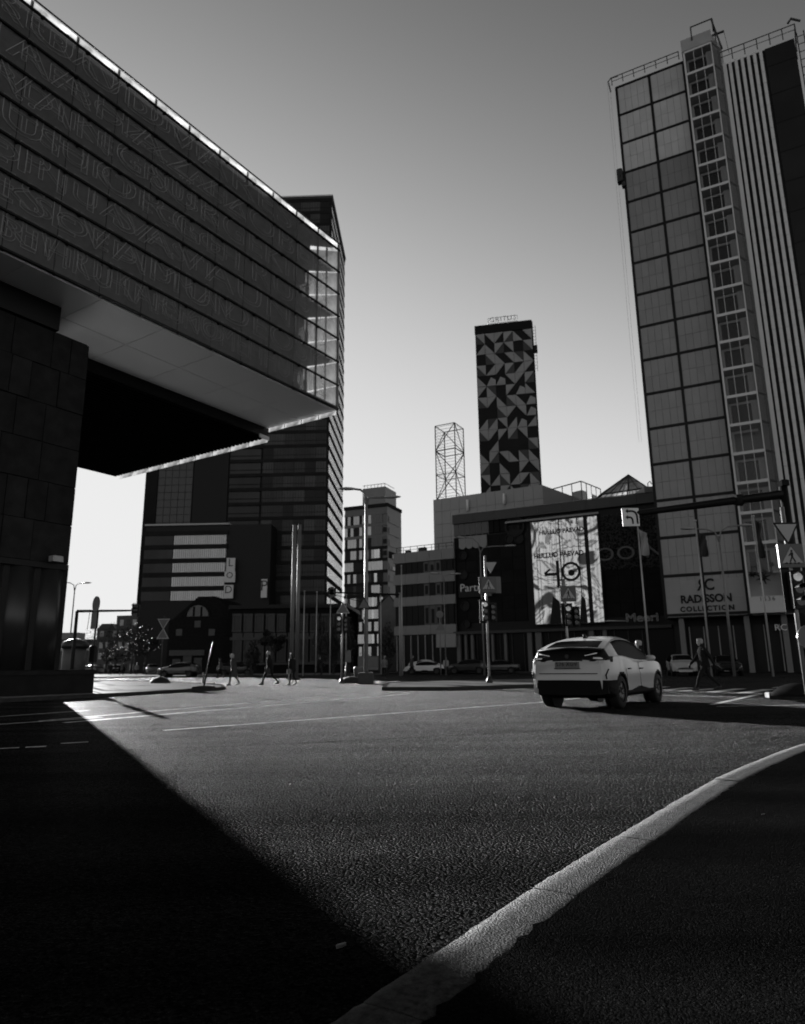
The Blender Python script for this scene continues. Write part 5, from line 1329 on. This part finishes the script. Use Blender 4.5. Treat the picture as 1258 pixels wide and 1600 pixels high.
def make_car(root, P, paint, NU=64, NV=26, detail=True):
    L = P['L']; R = P['R']
    def sect(x):
        t, b, w_, wr = interp(P['top'], x), interp(P['belt'], x), interp(P['w'], x), interp(P['wr'], x)
        b = min(b, t - .02); zb = .22 + .12 * max(0, 1 - x / .35) + .08 * max(0, (x - L + .4) / .4)
        wr = min(wr, w_ * .95); cab = max(0, min(1, (t - b) / .35))
        wt = wr if cab > .2 else w_ * .9
        return [(0, zb), (w_ * .7, zb), (w_ * .94, zb + .05), (w_ * .985, zb + .16), (w_ * .99, .52), (w_, .70 if b > .78 else b * .9), (w_ * .985, b - .04), (w_ * .955, b + .005), (w_ * .955 * (1 - .38) + wt * .38, b + (t - b) * .42), (wt + (.05 * cab), b + (t - b) * .80), (wt * .92, t - .035), (wt * .6, t - .008), (0, t)]
    def cr(p, n):
        out = []; q = [p[0]] + list(p) + [p[-1]]
        m = len(p) - 1
        for i in range(n + 1):
            s = i / n * m; k = min(int(s), m - 1); f = s - k; a, b, c, d = q[k:k + 4]
            out.append(tuple(.5 * (2 * b[j] + (c[j] - a[j]) * f + (2 * a[j] - 5 * b[j] + 4 * c[j] - d[j]) * f * f + (3 * b[j] - a[j] - 3 * c[j] + d[j]) * f**3) for j in (0, 1)))
        return out
    xs = [L * (.5 - .5 * math.cos(PI * i / NU)) * .75 + L * i / NU * .25 for i in range(NU + 1)]
    rows = [cr(sect(x), NV) for x in xs]
    groups = {}
    V = lambda i, j, s: (xs[i], s * rows[i][j][0], rows[i][j][1])
    def cls(x, y, z, j):
        v = j / NV * 12
        t, b = interp(P['top'], x), interp(P['belt'], x)
        for a in P['ax']:
            d = math.hypot(x - a, z - R)
            if d < R + .035 and y > .55: return None
            if d < R + .085 and y > .6: return 'cladding'
        if z < .36 or (x < .55 and z < .59) or (1.45 < x < 2.75 and z < .36 + .07 * min(1, (1.3 - abs(x - 2.1) * 2))): 
            return 'cladding'
        if 7.15 < v < 9.1 and t - b > .16:
            x0, x1 = .75, 3.02
            if x0 < x < x1: return 'side_window'
        if detail and P is CROSS:
            if 9.5 < v and .27 < x < .74 and y < .60 - .1 * (x - .27): return 'rear_window'
            if x < .235 and z > 1.0: return 'tail_panel'
            if 9.4 < v and 2.36 < x < 3.16: return 'windscreen'
        else:
            if 9.4 < v and (.72 if P is SEDAN else .3) < x < 1.25: return 'rear_window'
            if 9.4 < v and 2.36 < x < 3.2: return 'windscreen'
        return 'body'
    for s in (1, -1):
        for i in range(NU):
            for j in range(NV):
                a, b2, c, d = V(i, j, s), V(i + 1, j, s), V(i + 1, j + 1, s), V(i, j + 1, s)
                m = [sum(q[k] for q in (a, b2, c, d)) / 4 for k in range(3)]
                g = cls(m[0], abs(m[1]), m[2], j + .5)
                if g is None: continue
                if g == 'side_window': g = ('side_window', s)
                groups.setdefault(g, []).append((a, b2, c, d) if s > 0 else (d, c, b2, a))
    # ends
    for i in (0, NU):
        pts = [V(i, j, 1) for j in range(NV + 1)] + [V(i, j, -1) for j in range(NV - 1, 0, -1)]
        groups.setdefault('body', []).append(tuple(pts))
    for g, fs in groups.items():
        nm = g[0] if isinstance(g, tuple) else g
        me = bpy.data.meshes.new(nm); idx = {}; vs = []; ff = []
        for f in fs:
            q = []
            for p in f:
                k = (round(p[0], 4), round(p[1], 4), round(p[2], 4))
                if k not in idx: idx[k] = len(vs); vs.append(p)
                if idx[k] not in q: q.append(idx[k])
            if len(q) > 2: ff.append(q)
        me.from_pydata(vs, [], ff); me.polygons.foreach_set('use_smooth', [True] * len(ff))
        me.materials.append({'body': paint, 'cladding': M_CLAD, 'tail_panel': M_BLACK}.get(nm, M_CARGLASS)); me.update()
        inst(nm, me, root, (0, 0, 0))
    # dark inside, so the arches and gaps are not see-through
    MB().bbox(.25, L - .35, -.6, .6, .26, .9, .05).build('underbody', M_BLACK, root)
    for a in P['ax']:
        for s in (1, -1):
            y0 = s * .66
            tw = MB(); wdt = .215
            prof = [(R * .62, -wdt / 2), (R * .93, -wdt / 2), (R, -wdt / 2 + .03), (R, wdt / 2 - .03), (R * .93, wdt / 2), (R * .62, wdt / 2)]
            n = 28 if detail else 16
            tw.loft([[(r * math.cos(2 * PI * k / n), y, r * math.sin(2 * PI * k / n)) for k in range(n)] for r, y in prof], False, False)
            wh = tw.build('wheel', M_TYRE, root, (a, s * .775, R))
            rm_ = MB(); rm_.loft([[(r * math.cos(2 * PI * k / n), s * y, r * math.sin(2 * PI * k / n)) for k in range(n)] for r, y in ((R * .66, .05), (R * .62, .085), (R * .58, .02))], False, False)
            rm_.lathe([(.0, 0)], 3) if False else None
            rm_.build('rim', M_RIM, wh)
            if detail:
                sp_ = MB()
                for k in range(5):
                    an = 2 * PI * k / 5; c_, s_ = math.cos(an), math.sin(an)
                    for off in (-.035, .035):
                        sp_.tube([(c_ * .04 - s_ * off * .3, s * .065, s_ * .04 + c_ * off * .3), (c_ * R * .6 - s_ * off, s * .07, s_ * R * .6 + c_ * off)], .02, 5)
                tag(sp_.build('spokes', M_RIM, wh), kind='stuff')
            MB().disc((0, s * .01, 0), R * .6, 'y', n, .02).build('brake_disc', M_DARK, wh)
            MB().disc((a, s * .62, R + .02), R + .05, 'y', 20, .04).build('arch_liner', M_BLACK, root)
def place_car(name, label, P, paint, x, y, head, group=None, detail=False, NU=30, NV=24):
    """x, y = the middle of the rear axle; head = compass heading in degrees to the right of straight ahead"""
    t = thing(name, label, 'car', (0, 0, 0), 0, group)
    make_car(t, P, paint, NU, NV, detail)
    a = rad(90 - head); d = Vector((math.cos(a), math.sin(a), 0))
    t.location = Vector((x, y, 0)) - d * P['ax'][0]; t.rotation_euler = (0, 0, a)
    return t
car = place_car('car', 'light grey crossover car seen from behind, waiting at the crossing', CROSS, carpaint('light_grey_paint', .44), 4.12, 16.35, 36, None, True, 190, 88)
car.scale = (1.03, 1.04, 1.05)
# tail lights, plate, shark fin, mirrors, handles, bumper details (local x forward from the tail, y to the car's left)
M_TL = mat('tail_lamp', .3, .15, emit=.03); M_CHR = mat('chrome', .5, .15, .9)
for s in (1, -1):
    lm_ = MB(); lm_.loft([[(-.005, s * .50, .985), (-.005, s * .52, 1.06), (.07, s * .80, 1.075), (.06, s * .80, .965)], [(.05, s * .50, .985), (.08, s * .52, 1.07), (.30, s * .905, 1.085), (.27, s * .91, .965)]], True, True); lm_.build('tail_light', M_BLACK, car)
    MB().tube([(.0, s * .40, 1.10), (.035, s * .66, 1.15)], [.010, .013], 6).build('light_bar', M_TL, car)
    MB().tube([(.01, s * .58, 1.05), (.055, s * .72, 1.04), (.09, s * .80, 1.015)], [.014, .026, .016], 8).build('light_bar', M_TL, car)
    MB().tube([(.05, s * .83, .62), (.03, s * .825, .70), (.10, s * .865, .82)], .016, 6).build('bumper_slit', M_BLACK, car)
    mir = MB(); mir.ball((2.62, s * 1.0, 1.05), .09, .12, .075); mir.build('door_mirror', carpaint('light_grey_paint', .6), car)
    for xh in (1.25, 2.1): MB().tube([(xh, s * .895, .82), (xh + .2, s * .895, .82)], .016, 6).build('door_handle', M_CLAD, car)
    for xh in (1.12, 2.05): MB().tube([(xh, s * .912, .38), (xh - .02, s * .915, .7), (xh - .0, s * .875, .96)], .004, 4).build('door_gap', M_BLACK, car)
MB().bbox(-.045, .03, -.27, .27, .845, .975, .01).build('number_plate', mat('plate_face', .12, .5), car)
pl = letters('plate_lettering', '576 XGV', M_BLACK, car, (-.05, 0, .868), .115, rot=(PI / 2, 0, -PI / 2), depth=.002, space=1.1)
MB().box(-.04, .02, -.29, .29, .835, .844).build('plate_ledge', M_CLAD, car)
sp_ = MB(); sp_.loft([[(.26, -.76, 1.245), (.10, -.72, 1.225), (.13, -.72, 1.195), (.28, -.76, 1.20)], [(.25, 0, 1.295), (.07, 0, 1.27), (.10, 0, 1.235), (.28, 0, 1.24)], [(.26, .76, 1.245), (.10, .72, 1.225), (.13, .72, 1.195), (.28, .76, 1.20)]], True, True); sp_.build('tail_spoiler', M_BLACK, car)
bm_ = MB(); bm_.loft([[(-.03, y, z0), (.10, y, z0), (.10, y, z1), (-.01, y, z1)] if abs(y) < .7 else [(.05, y, z0), (.2, y, z0), (.2, y, z1), (.07, y, z1)] for y, z0, z1 in ((-.84, .33, .59), (-.69, .30, .595), (0, .29, .60), (.69, .30, .595), (.84, .33, .59))], True, True, False); bm_.build('rear_bumper', M_CLAD, car)
fin = MB(); fin.loft([[(1.05, -.025, 1.485), (1.05, .025, 1.485), (1.28, .025, 1.52), (1.28, -.025, 1.52)], [(1.02, -.008, 1.59), (1.02, .008, 1.59), (1.10, .008, 1.595), (1.10, -.008, 1.595)]], True, True); fin.build('roof_fin', M_BLACK, car)
MB().bbox(-.02, .03, -.66, .66, .725, .74, .004).build('bumper_crease', M_CLAD, car)
MB().disc((.02, 0, 1.09), .045, 'x', 14, .06).build('tail_badge', M_DARK, car)
# parked cars in front of the shopping centre, one builder, clones with their own paint
grp = 'cars parked before the shopping centre'
pk = [('white hatchback parked at the left end of the row by the pale flagpole', CROSS, .55, 651, 76, 80), ('white estate car parked nose left beside the white hatchback', SEDAN, .6, 684, 75, -80),
      ('black car parked behind the pole to the left of the median signal', SEDAN, .02, 724, 75, 85), ('black car parked just left of the median traffic light pole', CROSS, .03, 751, 74, -75), ('dark grey car parked just right of the median traffic light pole', SEDAN, .05, 800, 74, -75),
      ('silver car with a pale bonnet parked under the RADISSON sign', CROSS, .35, 1062, 53, 195), ('black car parked right of the silver car beneath the hotel', SEDAN, .015, 1128, 52, 195)]
for lb, P_, v, px, Y, hd in pk:
    b = ay(px, 1045, Y); place_car('parked_car', lb, P_, carpaint('paint_%d' % int(v * 1000), v), b.x, b.y, hd, grp)
for lb, px, Y, hd, v in (('dark hatchback with a glinting bonnet at the far kerb left of the pedestrians', 300, 74, -85, .06), ('small dark car far away before the distant apartment block', 152, 118, -60, .04), ('far pale car beside the ad column at the left', 137, 135, 170, .3), ('dark estate car at the far kerb right of the triangle signs', 352, 80, 88, .02), ('grey far car between the apartment block and the brick house', 238, 104, 160, .12), ('small black car far away under the mast arm', 186, 126, 175, .015)):
    b = ay(px, 1048, Y); place_car('parked_car', lb, CROSS, carpaint('paint_%d' % int(v * 1000), v), b.x, b.y, hd, 'cars in the far street')

# ------------------------------------------------------------------ people
def skinmesh(name, verts, edges, radii, m, parent, sub=2, root=0):
    me = bpy.data.meshes.new(name); me.from_pydata(verts, edges, [])
    o = bpy.data.objects.new(name, me); COL.objects.link(o)
    o.modifiers.new('skin', 'SKIN').use_smooth_shade = True
    sv = me.skin_vertices[0].data
    for i, r in enumerate(radii): sv[i].radius = (r, r) if not isinstance(r, tuple) else r; sv[i].use_root = (i == root)
    sd_ = o.modifiers.new('sub', 'SUBSURF'); sd_.levels = sub; sd_.render_levels = sub
    dg = bpy.context.evaluated_depsgraph_get()
    nm = bpy.data.meshes.new_from_object(o.evaluated_get(dg)); nm.name = name
    bpy.data.objects.remove(o); bpy.data.meshes.remove(me)
    nm.materials.clear(); nm.materials.append(m)
    nm.polygons.foreach_set('use_smooth', [True] * len(nm.polygons))
    return inst(name, nm, parent, (0, 0, 0))
M_SKIN = mat('skin', .30, .55); M_CLOTHD = mat('dark_cloth', .012, .9, 0, .3, 8, spec=.15); M_CLOTHM = mat('grey_cloth', .05, .9, 0, .3, 8, spec=.15)
M_SHOE = mat('shoe', .01, .5); M_HAIRLIT = mat('pale_rimlit_hair', .26, .6); M_HAIRD = mat('dark_hair', .02, .6)  # the pale hair colour is lightened to imitate sun-rimmed heads
def person(label, base, face, h=1.75, stride=.35, coat=None, trousers=M_CLOTHD, hair=M_HAIRD, coatlen=.48, bag=None, armswing=.3, group=None, lean=.04, woman=False):
    """face = heading in degrees to the right of straight ahead; local x forward, y to the person's left"""
    t = thing('person', label, 'person', base, rad(90 - face), group)
    k = h / 1.75; sh = .19 if not woman else .165
    st = stride; le = lean
    V = []; E = []; R_ = []
    def add(p, r, par=None):
        V.append((p[0] * k, p[1] * k, p[2] * k)); R_.append(r * k if not isinstance(r, tuple) else (r[0] * k, r[1] * k)); i = len(V) - 1
        if par is not None: E.append((par, i))
        return i
    pel = add((0, 0, .95 - st * .06), .135); ch = add((le, 0, 1.22), .14, pel); up = add((le * 1.6, 0, 1.40), .125, ch); nk = add((le * 2, 0, 1.51), .055, up)
    hd0 = add((le * 2.2 + .01, 0, 1.60), .085, nk); hd1 = add((le * 2.3 + .005, 0, 1.68), .09, hd0); hd2 = add((le * 2.3, 0, 1.735), .05, hd1)
    for s, f in ((1, 1), (-1, -1)):
        sx = f * st; z0 = .95 - st * .06
        hp = add((0, s * .09, z0 - .05), .10, pel); kn = add((sx * .52 + .05 + (.05 if f < 0 else 0), s * .095, .50), .065, hp)
        lift = .0 if f > 0 else .05
        an = add((sx - (.02 if f > 0 else .06), s * .09, .10 + lift), .042, kn); toe_ = add((sx + .12, s * .095, .045 if f > 0 else .03), .04, an)
        so = add((le * 1.6, s * sh, 1.40), .065, up); sw_ = -f * armswing
        el = add((le + sw_ * .45, s * (sh + .06), 1.13), .045, so); wr_ = add((le + sw_ + .07, s * (sh + .05), .91), .03, el)
        hn = add((le + sw_ + .10, s * (sh + .045), .84), (.022, .04), wr_)
        for q in range(4):
            f1 = add((le + sw_ + .085 + .018 * q, s * (sh + .05), .775 - .004 * abs(q - 1.5)), .010, hn); add((le + sw_ + .09 + .018 * q, s * (sh + .035), .735 + .006 * abs(q - 1.5)), .008, f1)
        th_ = add((le + sw_ + .14, s * (sh + .03), .82), .011, hn); add((le + sw_ + .155, s * (sh + .025), .785), .009, th_)
    skinmesh('body', V, E, R_, trousers, t, 1, pel)
    # head with a face (slightly over the neck) as the bare skin part
    hm = MB(); cx_ = (le * 2.3 + .015) * k
    prof = [(-.125, .035, .03), (-.11, .06, .055), (-.06, .078, .066), (0, .092, .074), (.05, .096, .077), (.09, .082, .068), (.115, .05, .045)]
    hm.loft([[(cx_ + rx * k * math.cos(2 * PI * j / 14) + .008 * k, ry * k * math.sin(2 * PI * j / 14), (1.635 + z) * k) for j in range(14)] for z, rx, ry in prof], True, True)
    hm.loft([[(cx_ + .095 * k, -.012 * k, 1.655 * k), (cx_ + .095 * k, .012 * k, 1.655 * k), (cx_ + .09 * k, 0, 1.68 * k)], [(cx_ + .122 * k, -.012 * k, 1.622 * k), (cx_ + .122 * k, .012 * k, 1.622 * k), (cx_ + .118 * k, 0, 1.63 * k)]], True, True)
    for s in (1, -1): hm.ball((cx_ - .005 * k, s * .078 * k, 1.635 * k), .022 * k, .012 * k, .032 * k, 8, 5)
    hdo = hm.build('head', M_SKIN, t)
    for s in (1, -1): MB().ball((cx_ + .092 * k, s * .03 * k, 1.655 * k), .008 * k, .014 * k, .008 * k, 8, 5).build('eye', M_BLACK, hdo)
    MB().ball((cx_ + .094 * k, 0, 1.575 * k), .006 * k, .022 * k, .006 * k, 8, 5).build('mouth', mat('lips', .14, .6), hdo)
    hr = MB(); hr.loft([[(cx_ + (-.012 + rx * math.cos(2 * PI * j / 14)) * k, ry * k * math.sin(2 * PI * j / 14), (1.635 + z + (.05 * max(0, math.cos(2 * PI * j / 14)) if z < .08 else 0)) * k) for j in range(14)] for z, rx, ry in ((-.05 if not woman else -.14, .088, .08), (.02, .105, .086), (.07, .108, .088), (.11, .088, .074), (.135, .04, .035))], False, True)
    hr.build('hair', hair, t)
    # coat: a shell following chest and hips, with sleeves
    z1 = 1.0 - coatlen
    ct = MB(); n = 16
    ringd = [(z1, .17 + .05 * (coatlen > .3), .20 + .02 * woman), (.80 if coatlen > .2 else z1 + .02, .165, .20), (1.0, .15, .185), (1.2, .155, .20), (1.36, .135, sh + .035), (1.44, .09, sh * .75), (1.50, .062, .07)]
    ct.loft([[((le * max(0, (z - .9) / .3) + rx * math.cos(2 * PI * j / n) * (1 + .05 * math.sin(5 * j))) * k, ry * k * math.sin(2 * PI * j / n), z * k) for j in range(n)] for z, rx, ry in ringd], False, False)
    ct.build('coat', coat or M_CLOTHD, t)
    for s, f in ((1, 1), (-1, -1)):
        sw_ = -f * armswing
        MB().tube([(le * 1.6 * k, s * (sh - .03) * k, 1.42 * k), ((le + sw_ * .2) * k, s * (sh + .04) * k, 1.28 * k), ((le + sw_ * .45) * k, s * (sh + .06) * k, 1.13 * k), ((le + sw_ + .06) * k, s * (sh + .05) * k, .90 * k)], [.075 * k, .07 * k, .06 * k, .045 * k], 10).build('sleeve', coat or M_CLOTHD, t)
        hand = MB(); 
        sx = f * st; lift = 0 if f > 0 else .05
        fo = MB(); fo.loft([[((sx - .05 + u) * k, (s * .092 + wd * math.cos(2 * PI * j / 10)) * k, max(.0, (zc + hh * math.sin(2 * PI * j / 10)) * k)) for j in range(10)] for u, wd, zc, hh in ((-.05, .03, .06 + lift, .045), (0, .045, .06 + lift, .06), (.1, .048, .05 + lift * .5, .05), (.19, .042, .035, .035), (.23, .015, .03, .02))], True, True); fo.build('shoe', M_SHOE, t)
        hnd = MB(); hnd.ball(((le + sw_ + .10) * k, s * (sh + .047) * k, .85 * k), .032 * k, .02 * k, .05 * k, 8, 6); hnd.build('hand', M_SKIN, t)
    if bag:
        MB().bbox(-.14 * k, .14 * k, (sh + .08) * k, (sh + .17) * k, .62 * k, .86 * k, .03).build('bag', bag, t)
    return t
grp = 'pedestrians crossing the square'
b = gp(1106, 1078.5); person('man in a dark suit, hair lightened as if sunlit, striding left over the zebra crossing', b, -88, 1.80, .42, M_CLOTHD, M_CLOTHD, M_HAIRLIT, .22, None, .3)
b = ay(1006, 1045, 24.5); person('person in a dark jacket with fair hair, half hidden behind the car bonnet', (b.x, b.y, 0), -80, 1.74, .2, M_CLOTHD, M_CLOTHD, M_HAIRLIT, .2, None, .15)
b = gp(365, 1071); person('person in a long grey coat with hair coloured pale for a sunlit rim', b, -85, 1.70, .24, M_CLOTHM, M_CLOTHD, M_HAIRLIT, .55, None, .08, grp, .06, True)
b = gp(421, 1070); person('person in black with a rucksack striding left beyond the leaning sign', b, -80, 1.82, .40, M_CLOTHD, M_CLOTHD, M_HAIRLIT, .18, M_CLOTHM, .2, grp)
b = gp(457, 1070.5); person('person in black carrying a bag at the foot of the twin steel tubes', b, -60, 1.70, .14, M_CLOTHD, M_CLOTHD, M_HAIRD, .25, M_SIGNB, .06, grp)
b = ay(600, 1061, 52); person('person in a pale top standing beside the columnar evergreen right of the lamp', (b.x, b.y, 0), 150, 1.70, .12, M_SIGNB, M_CLOTHD, M_HAIRD, .15, None, .05, grp)
b = ay(697, 1052, 68); person('person in a light top before the parked white cars', (b.x, b.y, 0), 170, 1.7, .12, mat('light_top', .3, .8), M_CLOTHD, M_HAIRD, .15, None, .05, grp)
for i, (px, Y, lb) in enumerate(((213, 95, 'left one of the two far pedestrians beyond the triangle signs'), (226, 92, 'right one of the two far pedestrians beyond the triangle signs'), (190, 88, 'far pedestrian before the bushy street tree at the left'), (172, 97, 'small far pedestrian under the mast arm at the left'), (345, 66, 'pedestrian beyond the leaning sign, left of the one in the long coat'), (497, 63, 'pedestrian before the broadest columnar evergreen'), (643, 64, 'dark pedestrian before the white hatchback of the parked row'))):
    b = ay(px, 1050, Y); person(lb, (b.x, b.y, 0), (160, -90, 80, 150, -85, 95, 100)[i], 1.66 + .03 * i, .1 + .04 * i, (M_SIGNB, M_CLOTHD, M_CLOTHM, M_CLOTHD, M_CLOTHM, M_CLOTHD, M_CLOTHM)[i], M_CLOTHD, M_HAIRD, .2, None, .1, grp)

# ------------------------------------------------------------------ small litter on the road
for i, (px, py, s_, lb) in enumerate(((533, 1484, .022, 'small curled pale leaf on the shaded road left of the kerb'), (672, 1424, .012, 'tiny pale chip on the sunlit road beside the kerb'), (1018, 1172, .03, 'pale leaf lying far out on the sunlit road'), (1193, 1277, .016, 'tiny pale scrap on the dark pavement'), (453, 1228, .02, 'pale fleck on the sunlit road near the shadow edge'))):
    p = gp(px, py, .1 if px > 1100 else .0)
    mb = MB()
    for k in range(6):
        u0, u1 = k / 6, (k + 1) / 6
        q = lambda u, v: ((u - .5) * 2 * s_, v * s_ * .5 * math.sin(PI * (u * .9 + .05)), .006 + .012 * abs(v) + .01 * (u - .5) ** 2)
        for v0, v1 in ((-1, 0), (0, 1)): mb.quad(q(u0, v0), q(u1, v0), q(u1, v1), q(u0, v1))
    o = mb.build('fallen_leaf', mat('dry_leaf', .13, .7), None, p); o.rotation_euler = (0, 0, .7 + i); tag(o, lb, 'leaf', 'scraps on the ground')
